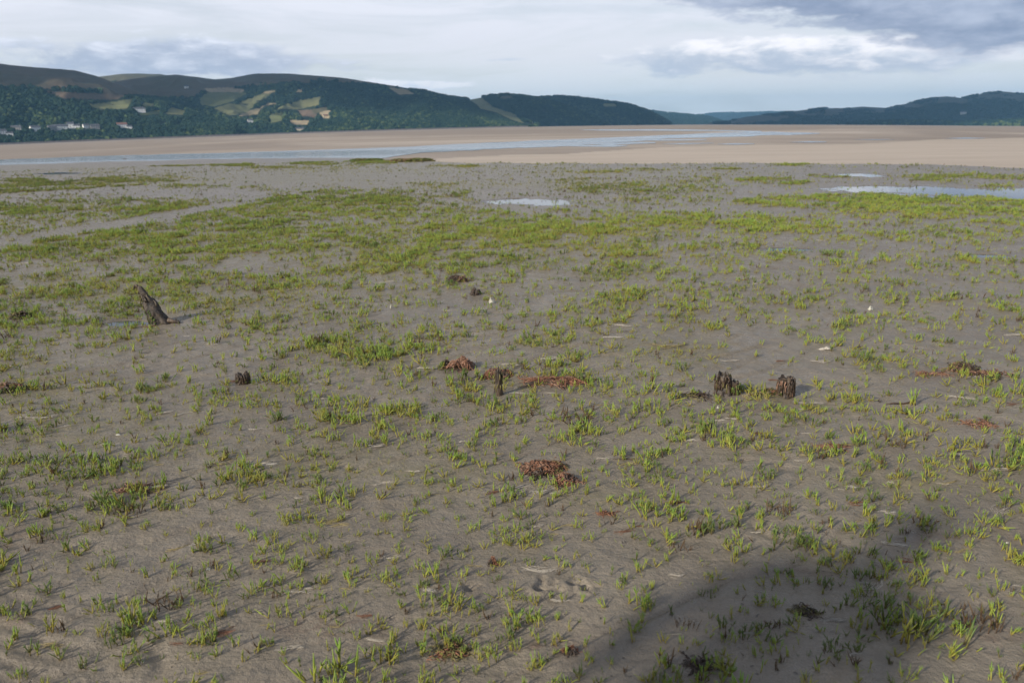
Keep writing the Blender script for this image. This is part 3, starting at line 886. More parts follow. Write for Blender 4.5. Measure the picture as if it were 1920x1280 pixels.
WALLM = {'white': M['render_white'], 'grey': M['stone_grey'], 'cream': M['render_cream']}
ROOFM = {'slate': M['slate'], 'red': M['red_tile']}
for (hx, hy, key, w, dp, ht, wall, roof, turn, label) in HOUSES:
    q = HILLS[key].at(hx, hy)
    e = empty('house', q - Vector((0, 0, 0.6)), -math.atan2(q.x, q.y) + turn)
    tag(e, label, 'house', 'white and grey houses on the far hillsides')
    w, dp, ht = w * 1.25, dp * 1.15, ht * 1.2
    rh = dp * 0.36; x = w / 2; y = dp / 2
    wv = [(-x, -y, -4), (x, -y, -4), (x, y, -4), (-x, y, -4), (-x, -y, ht), (x, -y, ht), (x, y, ht), (-x, y, ht), (-x, 0, ht + rh), (x, 0, ht + rh)]
    part('wall', (wv, [(0, 1, 5, 4), (1, 2, 6, 9, 5), (2, 3, 7, 6), (3, 0, 4, 8, 7), (0, 3, 2, 1)]), WALLM[wall], e)
    X, Yy, ov, th = x + .4, y + .5, .25, .25
    zl = ht - .5 * rh / y
    rv = [(-X, -Yy, zl + .05), (X, -Yy, zl + .05), (X, 0, ht + rh + .05), (-X, 0, ht + rh + .05), (-X, Yy, zl + .05), (X, Yy, zl + .05)]
    rv += [(a0, b0, c0 + th) for a0, b0, c0 in rv]
    rf = part('roof', (rv, [(6, 7, 8, 9), (9, 8, 11, 10), (0, 3, 2, 1), (3, 4, 5, 2), (0, 1, 7, 6), (4, 10, 11, 5), (0, 6, 9, 3), (3, 9, 10, 4), (1, 2, 8, 7), (2, 5, 11, 8)]), ROOFM[roof], e)
    part('chimney', box(x * .7, x * .7 + .9, -.45, .45, ht + rh * .6, ht + rh + 1.4), M['stone_grey'], rf)
    nw_ = max(2, int(w / 4))
    for fl in range(2 if ht > 5 else 1):
        for k in range(nw_):
            cx = -x + w * (k + .5) / nw_
            if fl == 0 and k == nw_ // 2:
                part('door', box(cx - .5, cx + .5, -y - .06, -y + .1, 0.6, 2.7), M['painted_door'], e)
            else:
                part('window', box(cx - .6, cx + .6, -y - .05, -y + .1, 1.3 + 2.7 * fl, 2.6 + 2.7 * fl), M['dark_pane'], e)

# ------------------------------------------------------------------ hazy air
zb = -160.0
hb = box(-14000, 14000, -3000, 14500, zb, 440.0)
hz = mesh_obj('haze', hb[0], hb[1], None, smooth=False)
m = bpy.data.materials.new('hazy_air'); m.use_nodes = True
t = NT(m.node_tree)
pv = t.n('ShaderNodeVolumePrincipled')
pv.inputs['Color'].default_value = (0.32, 0.65, 1.0, 1)
pv.inputs['Density'].default_value = 7.0e-5
pv.inputs['Anisotropy'].default_value = 0.0
t.t.links.new(pv.outputs[0], t.n('ShaderNodeOutputMaterial').inputs['Volume'])
hz.data.materials.append(m)
tag(hz, 'pale haze filling the estuary air', None, kind='stuff')
# >>>PLANTS

# ------------------------------------------------------------------ glasswort
def tube(path, rads, sides=4, tvals=None, twist=0.0):
    """closed tapering tube along a path; returns verts, faces, height attribute"""
    path = np.asarray(path, float); n = len(path)
    V, T = [], []
    for i in range(n):
        d = path[min(i + 1, n - 1)] - path[max(i - 1, 0)]
        d /= np.linalg.norm(d) + 1e-9
        u = np.cross(d, (0.13, 0.97, 0.21)); u /= np.linalg.norm(u) + 1e-9
        v = np.cross(d, u)
        for k in range(sides):
            a = 2 * math.pi * k / sides + twist
            V.append(path[i] + rads[i] * (math.cos(a) * u + math.sin(a) * v))
            T.append(i / (n - 1) if tvals is None else tvals[i])
    Fc = []
    for i in range(n - 1):
        for k in range(sides):
            a, b = i * sides + k, i * sides + (k + 1) % sides
            Fc.append((a, b, b + sides, a + sides))
    Fc.append(tuple(range(sides))[::-1]); Fc.append(tuple(range((n - 1) * sides, n * sides)))
    return V, Fc, T


class Acc:
    def __init__(s):
        s.V, s.F, s.T = [], [], []

    def add(s, vft):
        b = len(s.V)
        s.V += [tuple(x) for x in vft[0]]; s.F += [tuple(i + b for i in f) for f in vft[1]]
        s.T += list(vft[2]) if len(vft) > 2 else [0.0] * len(vft[0])

    def obj(s, name, mat, parent=None, smooth=True):
        return mesh_obj(name, np.array(s.V), s.F, mat, parent, smooth, {'height': np.array(s.T)})


def stem_geom(rg, h=1.0, w=0.042, branches=True, lean=None):
    """one upright jointed glasswort stem of height h (unit = stem height) with short opposite side shoots"""
    acc = Acc()
    la = rg.uniform(0, 6.28); lb = rg.uniform(0.0, 0.30) if lean is None else lean
    n = 5
    path = [(math.cos(la) * lb * (t ** 1.6) * h, math.sin(la) * lb * (t ** 1.6) * h, -0.08 * (t == 0) + t * h) for t in np.linspace(0, 1, n)]
    rad = [w * k for k in (0.75, 1.05, 1.0, 0.85, 0.35)]
    acc.add(tube(path, rad, 5))
    if branches:
        for lv in range(rg.randint(1, 3)):
            t0 = rg.uniform(0.2, 0.65); a0 = rg.uniform(0, 6.28); ln = rg.uniform(0.2, 0.42) * h
            i = t0 * (n - 1); i0 = int(i); f = i - i0
            p0 = np.array(path[i0]) * (1 - f) + np.array(path[i0 + 1]) * f
            for sgn in (0, math.pi):
                if rg.random() < 0.3: continue
                dv = np.array([math.cos(a0 + sgn) * 0.42, math.sin(a0 + sgn) * 0.42, 0.9])
                pts = [p0, p0 + dv * ln * 0.45 + np.array([dv[0], dv[1], 0]) * 0.06 * h, p0 + dv * ln]
                acc.add(tube(pts, [w * .6, w * .75, w * .3], 4, [t0, t0 + ln / h * .5, min(1, t0 + ln / h)]))
    return acc


rgs = random.Random(77)
STEMS = []
for i in range(16):
    o = unlink(stem_geom(rgs, 1.0, rgs.uniform(.030, .046)).obj('stem', M['glasswort']))
    STEMS.append(o.data)
STEM_SETS = {'glasswort': STEMS}
for mt in ('glasswort_dark', 'glasswort_brown', 'glasswort_yellow'):
    STEM_SETS[mt] = []
    for me in STEMS:
        m2 = me.copy(); m2.materials.clear(); m2.materials.append(M[mt]); STEM_SETS[mt].append(m2)


def tuft_layout(rg, kind):
    """list of (x, y, height, turn, tilt_x, tilt_y) with heights relative to the tuft height"""
    n = {0: 1, 1: rg.randint(2, 4), 2: rg.randint(5, 8), 3: rg.randint(9, 14), 4: rg.randint(14, 22)}[kind]
    spread = {0: 0.0, 1: .12, 2: .26, 3: .45, 4: .75}[kind]
    out = []
    for k in range(n):
        a = rg.uniform(0, 6.28); d = spread * math.sqrt(rg.random())
        x, y = d * math.cos(a) * (1.5 if kind > 2 else 1), d * math.sin(a)
        out.append((x, y, rg.uniform(.3, 1.08) if n > 1 else 1.0, rg.uniform(0, 6.28), rg.gauss(0, .27) * rg.choice((.7, 1, 1, 2.2)) - y * .3, rg.gauss(0, .27) * rg.choice((.7, 1, 1, 2.2)) + x * .3))
    return out


def tuft_proto(seed, kind, mats):
    rg = random.Random(seed)
    acc = Acc()
    for (x, y, hh, rz, tx, ty) in tuft_layout(rg, kind):
        g1 = stem_geom(rg, 1.0, rg.uniform(.034, .050), branches=rg.random() < .6)
        mt = Matrix.Translation((x, y, 0)) @ Euler((tx, ty, rz)).to_matrix().to_4x4() @ Matrix.Scale(hh, 4)
        acc.add(([mt @ Vector(v) for v in g1.V], g1.F, g1.T))
    return unlink(acc.obj('tuft', M[mats]))


PROTOS, PKIND = [], []
for kind, mt, cnt in ((0, 'glasswort', 3), (1, 'glasswort', 4), (2, 'glasswort', 5), (3, 'glasswort', 4), (4, 'glasswort', 3),
                      (1, 'glasswort_dark', 2), (2, 'glasswort_dark', 3), (3, 'glasswort_dark', 2), (2, 'glasswort_brown', 2), (1, 'glasswort_brown', 1),
                      (0, 'glasswort_yellow', 2), (1, 'glasswort_yellow', 3), (2, 'glasswort_yellow', 2)):
    for k in range(cnt):
        PROTOS.append((kind, mt, tuft_proto(1000 + len(PROTOS) * 7, kind, mt)))
BY = {}
for i, (k, mt, o) in enumerate(PROTOS):
    BY.setdefault((k, mt), []).append(i)

# where the glasswort grows (tufts per square metre), drawn on the plan of the flat
DENSE = [(120, [(-80, 560), (250, 500), (420, 555), (640, 555), (700, 600), (640, 680), (500, 640), (330, 620), (0, 690), (-80, 690)]), (105, [(-80, 470), (120, 440), (300, 418), (430, 385), (520, 368), (640, 362), (800, 372), (900, 392), (1010, 405), (1330, 405), (1300, 470), (1130, 490), (900, 545), (640, 560), (420, 560), (250, 510), (0, 560), (-80, 560)]),
         (75, [(-80, 388), (0, 378), (200, 372), (390, 374), (395, 388), (250, 405), (0, 440), (-80, 448)]), (85, [(-80, 352), (0, 345), (140, 338), (330, 330), (340, 342), (200, 352), (60, 360), (-80, 366)]),
         (120, [(1345, 382), (1400, 372), (1500, 368), (1620, 362), (1760, 366), (1920, 364), (2050, 366), (2050, 412), (1920, 408), (1780, 402), (1640, 402), (1500, 392), (1420, 388)]),
         (58, [(1000, 392), (2050, 415), (2050, 620), (1300, 620), (900, 600), (900, 520), (1250, 470)]), (75, [(600, 560), (900, 545), (1300, 560), (1300, 640), (900, 660), (560, 640)]),
         (26, [(1040, 335), (1350, 330), (1380, 372), (1200, 395), (1050, 390)]), (40, [(560, 362), (640, 352), (900, 352), (860, 372)])]
ISLES = [(1440, 338, 55, 5, 110), (1490, 342, 40, 4, 60), (1548, 330, 40, 3, 90), (1800, 331, 90, 4, 110), (1890, 333, 50, 4, 90), (1770, 337, 50, 4, 80), (1870, 349, 60, 4.5, 110), (1880, 309, 45, 2.5, 100), (1370, 317, 35, 2, 80), (1480, 309, 40, 2, 60),
         (1190, 318, 60, 3, 60), (1130, 322, 80, 4, 30), (1230, 345, 90, 6, 40), (100, 304, 60, 2.5, 130), (160, 303, 60, 2.5, 90), (250, 334, 90, 6, 70), (320, 309, 55, 3, 120), (420, 304, 60, 3, 110), (440, 309, 40, 3, 100), (590, 306, 60, 4, 70), (690, 303, 50, 4, 140),
         (740, 300, 40, 3, 130), (780, 300, 30, 4, 150), (870, 311, 40, 2, 60), (520, 314, 60, 3, 50), (360, 350, 60, 4, 60), (40, 338, 50, 4, 60), (480, 352, 40, 3, 50), (820, 348, 50, 5, 50), (700, 340, 30, 2, 25), (500, 595, 28, 9, 130), (520, 590, 50, 8, 110), (590, 665, 30, 14, 80),
         (815, 735, 45, 14, 120), (670, 775, 40, 14, 80), (1170, 800, 55, 12, 120), (1180, 690, 60, 20, 70), (1240, 740, 70, 22, 70), (1840, 590, 70, 20, 60), (1860, 670, 60, 40, 70), (1500, 520, 200, 50, 40), (1640, 590, 130, 22, 60), (740, 735, 90, 25, 70), (880, 880, 50, 12, 90), (590, 660, 50, 10, 80),
         (200, 640, 60, 20, 60), (160, 970, 110, 40, 90), (1370, 970, 50, 12, 80), (1830, 1130, 110, 40, 80), (1690, 1170, 70, 30, 90), (1570, 1040, 80, 40, 55), (890, 1200, 60, 16, 110), (1310, 940, 40, 14, 60), (60, 950, 70, 20, 60), (330, 1110, 60, 20, 60), (1850, 1190, 60, 30, 80), (1500, 1180, 30, 20, 60)]
BARE = [(937, 742, 34, 22, .97), (1010, 722, 90, 12, .8), (456, 722, 30, 14, .95), (1300, 735, 60, 16, .8), (1430, 690, 120, 45, .9), (1420, 650, 100, 22, .75), (385, 655, 130, 30, .75), (300, 700, 60, 20, .6), (870, 690, 55, 18, .8), (1035, 885, 70, 26, .97), (1020, 830, 110, 30, .6), (700, 640, 60, 12, .4), (1300, 1100, 150, 50, .5), (1150, 1180, 60, 50, .5), (590, 340, 300, 14, .8), (470, 1010, 130, 60, .15),
        (1500, 700, 160, 40, .8), (1640, 745, 110, 28, .6), (1820, 690, 60, 18, .8), (180, 700, 140, 40, .35), (300, 604, 45, 12, .9), (1360, 735, 40, 20, .97), (1475, 735, 45, 18, .97), (1150, 1030, 120, 40, .35), (120, 1200, 160, 70, .3), (800, 985, 160, 30, .1), (1050, 1090, 60, 30, .6)]
STRIP = [(-80, 452), (0, 447), (250, 408), (430, 378), (470, 380), (300, 416), (120, 442), (0, 468), (-80, 476)]


def density(px, py, X, Y):
    d = np.where(py > 640, 52.0, np.where(py > 400, 40.0, np.where(py > 365, 14.0, 6.0)))
    d = np.where((py < 400) & (px > 1380), 3.0, d)
    for v, pl in DENSE:
        q = inpoly(px, py, pl)
        d = np.where(q, np.maximum(d, v), d)
    for (cx, cy, a, b, v) in ISLES:
        d = np.maximum(d, v * np.where(py > 620, .0, 1.25) * sstep(np.hypot((px - cx) / a, (py - cy) / b) + 1.1 * (fbm(X * 1.2, Y * 1.2, 3, 55) - .5), 1.25, .6))
    for (cx, cy, a, b, v) in BARE:
        d = d * (1 - v * np.exp(-(((px - cx) / a) ** 2 + ((py - cy) / b) ** 2) ** 1.5))
    d = np.where(inpoly(px, py + 3 * (fbm(X, Y, 2, 5) - .5), STRIP), d * .06, d)
    cl = fbm(X * 3.4, Y * 3.4, 3, 101); cl2 = fbm(X * .7, Y * .7, 3, 111)
    nr = sstep(py, 560, 760)
    d = d * np.clip((cl - .30) * 3.4, 0.12 + .48 * nr, 2.2 - .9 * nr) * np.clip((cl2 - .25) * 2.6, .35 + .4 * nr, 1.6 - .5 * nr)
    pf = pool_field(X, Y)
    return d * (1 - sstep(pf, 0.0, 0.25)) + 2.5 * sstep(pf, 0.0, 0.25) * (py > 340)


MAXD = 1000.0
cand = []
rg = np.random.default_rng(8)
for (r0, r1) in ((0.9, 6), (6, 14), (14, 24), (24, 42)):
    hw_ = R_(62 if r1 < 8 else 42)
    area = hw_ * (r1 * r1 - r0 * r0)
    MAXD = {6: 1200., 14: 1100., 24: 900., 42: 600.}[r1]
    n = int(area * MAXD)
    r = np.sqrt(r0 * r0 + rg.random(n) * (r1 * r1 - r0 * r0)); a = (rg.random(n) * 2 - 1) * hw_
    X = r * np.sin(a); Y = r * np.cos(a)
    px, py = proj(np.stack([X, Y, X * 0], -1))
    d = density(px, py, X, Y) * (12.0 if r1 < 8 else 7.5)
    k = (rg.random(n) < d / MAXD) & (r < edge_r(a) * 1.0)
    cand.append(np.stack([X[k], Y[k], r[k], px[k], py[k], d[k]], -1))
cand = np.concatenate(cand)
X, Y, r, px, py, d = cand.T
n = len(X)
Z = mud_z(X, Y)
u = rg.random(n)
big = sstep(fbm(X * 3.0 + 30, Y * 3.0, 3, 201), .50, .74)
seedl = .6 * np.exp(-(((px - 640) / 330) ** 2 + ((py - 960) / 130) ** 2)) + .6 * np.exp(-(((px - 1250) / 120) ** 2 + ((py - 670) / 30) ** 2))
kind = np.select([u < .26 + .35 * seedl - .16 * big, u < .62 + .2 * seedl - .3 * big, u < .90 - .06 * big, u < .985 - .03 * big], [0, 1, 2, 3], 4)
hgt = np.array([.027, .036, .044, .050, .054])[kind] * np.exp(rg.normal(0, .22, n)) * (1 - .35 * np.clip(seedl, 0, 1)) * (.9 + .35 * big)
hgt *= np.where(r > 12, 1.12, np.where(r < 4.6, 1.0, 1.0))
tone = fbm(X * .8 + 5, Y * .8, 3, 301)
v = rg.random(n)
dark_zone = np.exp(-(((px - 960) / 420) ** 2 + ((py - 365) / 26) ** 2)) + (py < 345) * .6 + .8 * np.exp(-(((px - 60) / 300) ** 2 + ((py - 365) / 30) ** 2))
yel_zone = hump(px, py, ALGAE)
mt = np.full(n, 0)
mt = np.where(v < .16 + .5 * np.clip(dark_zone, 0, 1) + .25 * (tone < .4), 1, mt)
mt = np.where(v > .86 - .42 * yel_zone - .25 * (tone > .56), 3, mt)
mt = np.where((v > .40) & (v < .45 + .16 * np.clip(dark_zone, 0, 1)), 2, mt)
MN = ['glasswort', 'glasswort_dark', 'glasswort_brown', 'glasswort_yellow']
app = hgt / np.maximum(r, .5) * np.sqrt(1 + kind)
vis = (px > 12) & (px < 1908) & (py > 200) & (py < 1285)
order = np.argsort(-np.where(vis, app, -1))
solo = np.zeros(n, bool); solo[order[:300]] = True

CNT = {1: 'single stem', 2: 'two stems', 3: 'three stems', 4: 'four stems', 5: 'five stems', 6: 'six stems'}
TONE = {'glasswort': 'fresh green', 'glasswort_dark': 'dark green', 'glasswort_brown': 'withered brown', 'glasswort_yellow': 'yellow-green'}
MARKS = [('the rusty seaweed clump', 1035, 885), ('the squat jagged stump', 1360, 725), ('the fibrous right stump', 1472, 725), ('the slim short post', 935, 725), ('the leaning stake', 305, 600), ('the three-toed bird print', 1012, 1103),
         ('the dark debris mound at the right', 1800, 695), ('the small black stump', 456, 712), ('the pale bleached mat at lower middle', 1015, 1068), ('the rippled mud in the near left corner', 30, 1200), ('the olive weed at lower middle', 860, 1218),
         ('the dark wet weed at lower right', 1510, 1148), ('the bottom right corner', 1900, 1265), ('the right edge at mid height', 1905, 870), ('the left edge at mid height', 15, 850), ('the brown weed by the bottom middle', 1325, 1245), ('the rusty film at lower left', 620, 1175), ('the red film at the right', 1545, 838), ('the dark twig at the right', 1690, 757), ('the bottom edge at left of middle', 450, 1270)]
def place_phrase(x, y):
    k = min(range(len(MARKS)), key=lambda i: math.hypot(MARKS[i][1] - x, (MARKS[i][2] - y) * 1.3))
    nm, mx, my = MARKS[k]
    ddx, ddy = x - mx, y - my
    dist = math.hypot(ddx, ddy)
    far = 'close ' if dist < 75 else ('well ' if dist > 170 else '')
    if abs(ddx) > abs(ddy) * 1.2:
        w = ('right of ' if ddx > 0 else 'left of ')
        return far + w + nm
    return (far + ('in front of ' if ddy > 0 else 'behind ')) + nm


rp = random.Random(12)
for i in np.nonzero(solo)[0]:
    e = empty('glasswort_tuft' if kind[i] else 'glasswort_seedling', (X[i], Y[i], Z[i] - .002), 0.0)
    lay = tuft_layout(rp, int(kind[i]))
    mn = MN[mt[i]]
    size = 'tall' if hgt[i] > .068 else ('small' if hgt[i] < .045 else '')
    ns = len(lay)
    cnt = CNT.get(ns, 'over ten stems' if ns > 11 else 'many stems')
    lb = ' '.join(f'{size} {TONE[mn]} glasswort of {cnt}, {place_phrase(px[i], py[i])}'.split())
    tag(e, ' '.join(lb.split()[:16]), 'glasswort', 'young glasswort plants on the near mud')
    for (x, y, hh, rz, tx, ty) in lay:
        o = bpy.data.objects.new('stem', rp.choice(STEM_SETS[mn]))
        COL.objects.link(o); o.parent = e
        o.location = (x * hgt[i], y * hgt[i], 0); o.rotation_euler = (tx, ty, rz)
        k = hh * hgt[i]; w = max(k, hgt[i] * .7) * .85
        o.scale = (w, w, k)
rest = ~solo
rot = np.stack([rg.normal(0, .08, n), rg.normal(0, .08, n), rg.random(n) * 6.28], -1)
idx = np.array([rg.choice(BY.get((int(k), MN[q]), BY.get((min(2, max(1, int(k))), MN[q])))) for k, q in zip(kind, mt)])
scl = np.repeat(hgt[:, None], 3, 1)
P = np.stack([X, Y, Z - .002], -1)
near, far = rest & (r < 12), rest & (r >= 12)
for msk, lb in ((near, 'sparse carpet of young glasswort over the nearer mud'), (far, 'green carpet of glasswort over the farther mud')):
    scatter('glasswort', P[msk], rot[msk], scl[msk], idx[msk], [q[2].copy() for q in PROTOS], lb, None)
nf_ = 60000
rr_ = np.sqrt(1.2 + rg.random(nf_) * 260); aa_ = (rg.random(nf_) * 2 - 1) * R_(40)
Xf, Yf = rr_ * np.sin(aa_), rr_ * np.cos(aa_)
pxf, pyf = proj(np.stack([Xf, Yf, Xf * 0], -1))
hf = np.maximum(hump(pxf, pyf, ALGAE), .22) * sstep(fbm(Xf * 2.2, Yf * 2.2, 4, 501), .38, .62) * (pool_field(Xf, Yf) < 0)
kf = rg.random(nf_) < hf
Xf, Yf = Xf[kf], Yf[kf]; nk = len(Xf)
sf = np.exp(rg.normal(math.log(.012), .35, nk))
scatter('algae_fuzz', np.stack([Xf, Yf, mud_z(Xf, Yf) - .001], -1), np.stack([rg.normal(0, .5, nk), rg.normal(0, .5, nk), rg.random(nk) * 6.28], -1), np.stack([sf * 1.3, sf * 1.3, sf], -1),
        rg.integers(0, 4, nk), [PROTOS[i][2].copy() for i in BY[(1, 'glasswort_yellow')][:2] + BY[(2, 'glasswort_yellow')][:2]], 'low yellow-green algal fuzz on the mud', None)
nc_ = 9000
rr_ = np.sqrt(1.5 + rg.random(nc_) * 70); aa_ = (rg.random(nc_) * 2 - 1) * R_(40)
Xf, Yf = rr_ * np.sin(aa_), rr_ * np.cos(aa_)
kf = (pool_field(Xf, Yf) < 0) & (rg.random(nc_) < sstep(fbm(Xf * 1.6, Yf * 1.6, 4, 601), .32, .68))
Xf, Yf = Xf[kf], Yf[kf]; nk = len(Xf)
sf = np.exp(rg.normal(math.log(.0042), .55, nk))
CR = []
for i_, (mname, zz) in enumerate((('mud_lump', .7), ('mud_lump', .5), ('dark_weed', .35), ('dark_weed', .6), ('pinkish_weed', .25), ('olive_weed', .25))):
    o = blob('crumb', 300 + i_, M[mname]); o.data.transform(Matrix.Diagonal((1.5, .8, zz, 1))); CR.append(o)
scatter('mud_crumbs', np.stack([Xf, Yf, mud_z(Xf, Yf)], -1), np.stack([rg.normal(0, .2, nk), rg.normal(0, .2, nk), rg.random(nk) * 6.28], -1), np.stack([sf * rg.uniform(.7, 2., nk), sf, sf], -1),
        rg.integers(0, 6, nk), CR, 'small mud crumbs and weed fragments strewn on the mud', None)
print('tufts', n, 'near', near.sum())

# ------------------------------------------------------------------ drift weed, bleached strands, posts and stumps
from mathutils import noise as mnoise


def ground_at(px, py):
    q = hit_plane(px, py)
    for _ in range(3):
        q = hit_plane(px, py, float(mud_z(q[0], q[1])))
    return Vector(q)


def curl(rg, start, heading, length, wob, rad, zf, n=9, lift=0.0):
    """a limp strand lying over a mound: zf(x, y) gives the height under it"""
    x, y = start; a = heading; pts = []; st = length / n
    for i in range(n + 1):
        pts.append((x, y, zf(x, y) + rad + lift * rg.random()))
        a += rg.gauss(0, wob); x += math.cos(a) * st; y += math.sin(a) * st
    rr = [rad * (0.5 + 0.7 * math.sin(math.pi * (0.12 + 0.76 * i / n))) for i in range(n + 1)]
    return tube(pts, rr, 4)


def weed_clump(name, label, px, py, half_w, half_d, height, mats, fronds, per, seed, turn=0.0, wob=.7, length=None, rad=.0035, cat='seaweed', core=True, group=None, drag=0.0):
    q = ground_at(px, py)
    e = empty(name, q - Vector((0, 0, .004)), turn)
    tag(e, label, cat, group)
    rg = random.Random(seed)

    def zf(x, y):
        d = (x / half_w) ** 2 + (y / half_d) ** 2
        return height * max(0, 1 - d) ** .7 * (.7 + .6 * mnoise.noise(Vector((x / half_w * 2, y / half_d * 2, seed)))) if d < 1 else 0.0
    if core:
        n = 22; V = []
        for i in range(n):
            for j in range(n):
                x = (i / (n - 1) * 2 - 1) * half_w; y = (j / (n - 1) * 2 - 1) * half_d
                V.append((x, y, zf(x, y) * .75 * (.7 + .8 * mnoise.noise(Vector((x * 60, y * 60, seed)))) - .006 + (-.01 if (x / half_w) ** 2 + (y / half_d) ** 2 >= .98 else 0)))
        o = mesh_obj('core', np.array(V), grid_faces(n, n)[:, ::-1], M['dark_weed' if 'green_weed' not in mats else 'olive_weed'], e)  # core coloured dark to put shade into the gaps between fronds
    ln = length or half_w * 1.1
    if rad < .01:
        rad *= .75; per = int(per * 1.5)
    for k in range(fronds):
        acc = Acc()
        fa = rg.uniform(0, 6.28); fd = math.sqrt(rg.random()) * .85
        cx, cy = math.cos(fa) * fd * half_w, math.sin(fa) * fd * half_d
        hd = rg.uniform(0, 6.28)
        for j in range(per):
            acc.add(curl(rg, (cx + rg.gauss(0, half_w * .12), cy + rg.gauss(0, half_d * .12)), hd + rg.gauss(0, .6), ln * rg.uniform(.4, 1.0), wob, rad * rg.uniform(.5, 1.5), zf, 8, rad * rg.choice((1, 3, 8))))
        acc.obj('frond', M[mats[k % len(mats)]], e)
    return e


weed_clump('seaweed_clump', 'large tangled rusty red seaweed clump lying on the open near mud', 1022, 882, .115, .085, .042, ['rusty_weed', 'rusty_weed', 'pinkish_weed', 'rusty_weed', 'olive_weed', 'dark_weed'], 18, 12, 1, -.25, 1.0, .13, .0028)
weed_clump('seaweed_clump', 'rounded brown end of drift weed lying right against the rusty clump', 1062, 903, .062, .05, .040, ['pinkish_weed', 'rusty_weed', 'dark_weed'], 9, 12, 2, -.3, 1.2, .09, .0028)
weed_clump('seaweed_mound', 'pinkish brown fibrous weed mound left of the slim short post', 866, 690, .105, .075, .075, ['pinkish_weed', 'pinkish_weed', 'rusty_weed'], 14, 14, 3, .1, 1.1, .10, .003)
weed_clump('seaweed_mound', 'dark wet weed at the left end of the pinkish mound', 836, 688, .05, .05, .045, ['dark_weed', 'green_weed', 'dark_weed'], 8, 10, 4, .1, 1.0, .08, .003)
weed_clump('seaweed_clump', 'rust red weed caught behind the slim short post', 926, 704, .075, .06, .050, ['rusty_weed', 'rusty_weed', 'pinkish_weed'], 9, 12, 5, 0, 1.1, .09, .003)
weed_clump('seaweed_clump', 'dark and orange weed right behind the slim short post', 948, 705, .06, .05, .045, ['dark_weed', 'rusty_weed', 'dark_weed'], 7, 10, 6, 0, 1.0, .08, .003)
weed_clump('seaweed_trail', 'long flat rust red weed trail right of the slim short post', 1035, 715, .21, .045, .018, ['rusty_weed', 'pinkish_weed', 'rusty_weed'], 14, 9, 7, -.02, .35, .16, .003, core=False)
weed_clump('debris_mound', 'dark brown mound of weed and twigs near the right edge', 1800, 692, .085, .07, .045, ['dark_weed', 'olive_weed', 'pinkish_weed', 'dark_weed'], 14, 11, 8, 0, .9, .13, .0035, 'debris')
weed_clump('seaweed_trail', 'dark reddish weed trailing right from the debris mound', 1850, 702, .12, .02, .012, ['pinkish_weed', 'dark_weed', 'rusty_weed'], 7, 8, 9, -.2, .4, .14, .003, core=False)
weed_clump('seaweed_trail', 'thin rust red weed left of the debris mound', 1752, 702, .10, .035, .008, ['rusty_weed', 'pinkish_weed'], 6, 8, 10, 0, .4, .1, .0025, core=False)
weed_clump('seaweed_mound', 'dark reddish mound beyond the green plants above the pale scrap', 857, 527, .11, .09, .060, ['dark_weed', 'pinkish_weed', 'dark_weed'], 9, 9, 11, 0, 1., .12, .004)
weed_clump('mud_clod', 'small dark pointed lump above the pale scrap', 892, 552, .05, .05, .06, ['dark_weed', 'dark_weed'], 6, 8, 12, 0, 1., .07, .004, 'clod')
weed_clump('seaweed_clump', 'dark weed with olive fringe at the left edge', 38, 596, .10, .09, .055, ['dark_weed', 'olive_weed', 'dark_weed'], 9, 9, 13, 0, .9, .13, .004)
weed_clump('seaweed_clump', 'red-brown weed mound at the left edge below the leaning stake', 12, 732, .11, .08, .05, ['rusty_weed', 'dark_weed', 'pinkish_weed'], 9, 9, 14, 0, .9, .12, .0035)
weed_clump('seaweed_clump', 'olive brown weed patch at lower middle near the bottom', 848, 1222, .06, .03, .010, ['olive_weed', 'rusty_weed', 'olive_weed'], 10, 9, 15, .1, .9, .1, .0022)
weed_clump('seaweed_clump', 'dark brown weed lying under plants at the bottom middle', 1318, 1247, .045, .016, .010, ['dark_weed', 'dark_weed'], 8, 9, 16, 0, .5, .08, .0022)
weed_clump('seaweed_clump', 'dark wet weed fan in the shade at lower right', 1512, 1150, .04, .022, .012, ['dark_weed', 'olive_weed'], 8, 9, 18, .1, .7, .07, .0022)
weed_clump('seaweed_trail', 'dark weed line left of the squat jagged stump', 1300, 742, .13, .02, .012, ['dark_weed', 'olive_weed'], 7, 6, 21, -.12, .3, .13, .0028, core=False)
weed_clump('seaweed_trail', 'straw coloured weed line between the two thick stumps', 1425, 741, .12, .02, .010, ['olive_weed', 'straw'], 6, 6, 22, .08, .3, .12, .0025, core=False)
weed_clump('seaweed_clump', 'brown weed heap against the left foot of the fibrous stump', 1447, 738, .055, .04, .030, ['olive_weed', 'rusty_weed', 'dark_weed'], 7, 9, 23, 0, .9, .07, .0028)
weed_clump('seaweed_clump', 'dark reddish weed clump among plants at lower left', 250, 917, .08, .02, .008, ['rusty_weed', 'dark_weed', 'pinkish_weed'], 9, 8, 24, 0, .5, .11, .0024)
weed_clump('seaweed_clump', 'red-brown weed under a plant at the bottom centre', 1072, 1222, .022, .018, .02, ['rusty_weed', 'dark_weed'], 5, 8, 25, 0, .9, .035, .002)
weed_clump('seaweed_clump', 'rusty weed curl standing beside a seedling at centre', 924, 1056, .014, .012, .03, ['rusty_weed', 'dark_weed'], 4, 8, 26, 0, .9, .03, .002)
weed_clump('seaweed_trail', 'thin rusty weed streak behind the pale bleached mat', 1135, 964, .04, .008, .004, ['rusty_weed', 'rusty_weed'], 6, 6, 30, .1, .25, .05, .002, core=False)
weed_clump('seaweed_trail', 'flat red weed streak in the right middle ground', 1545, 838, .09, .016, .004, ['rusty_weed', 'pinkish_weed'], 7, 7, 31, .05, .25, .09, .002, core=False)
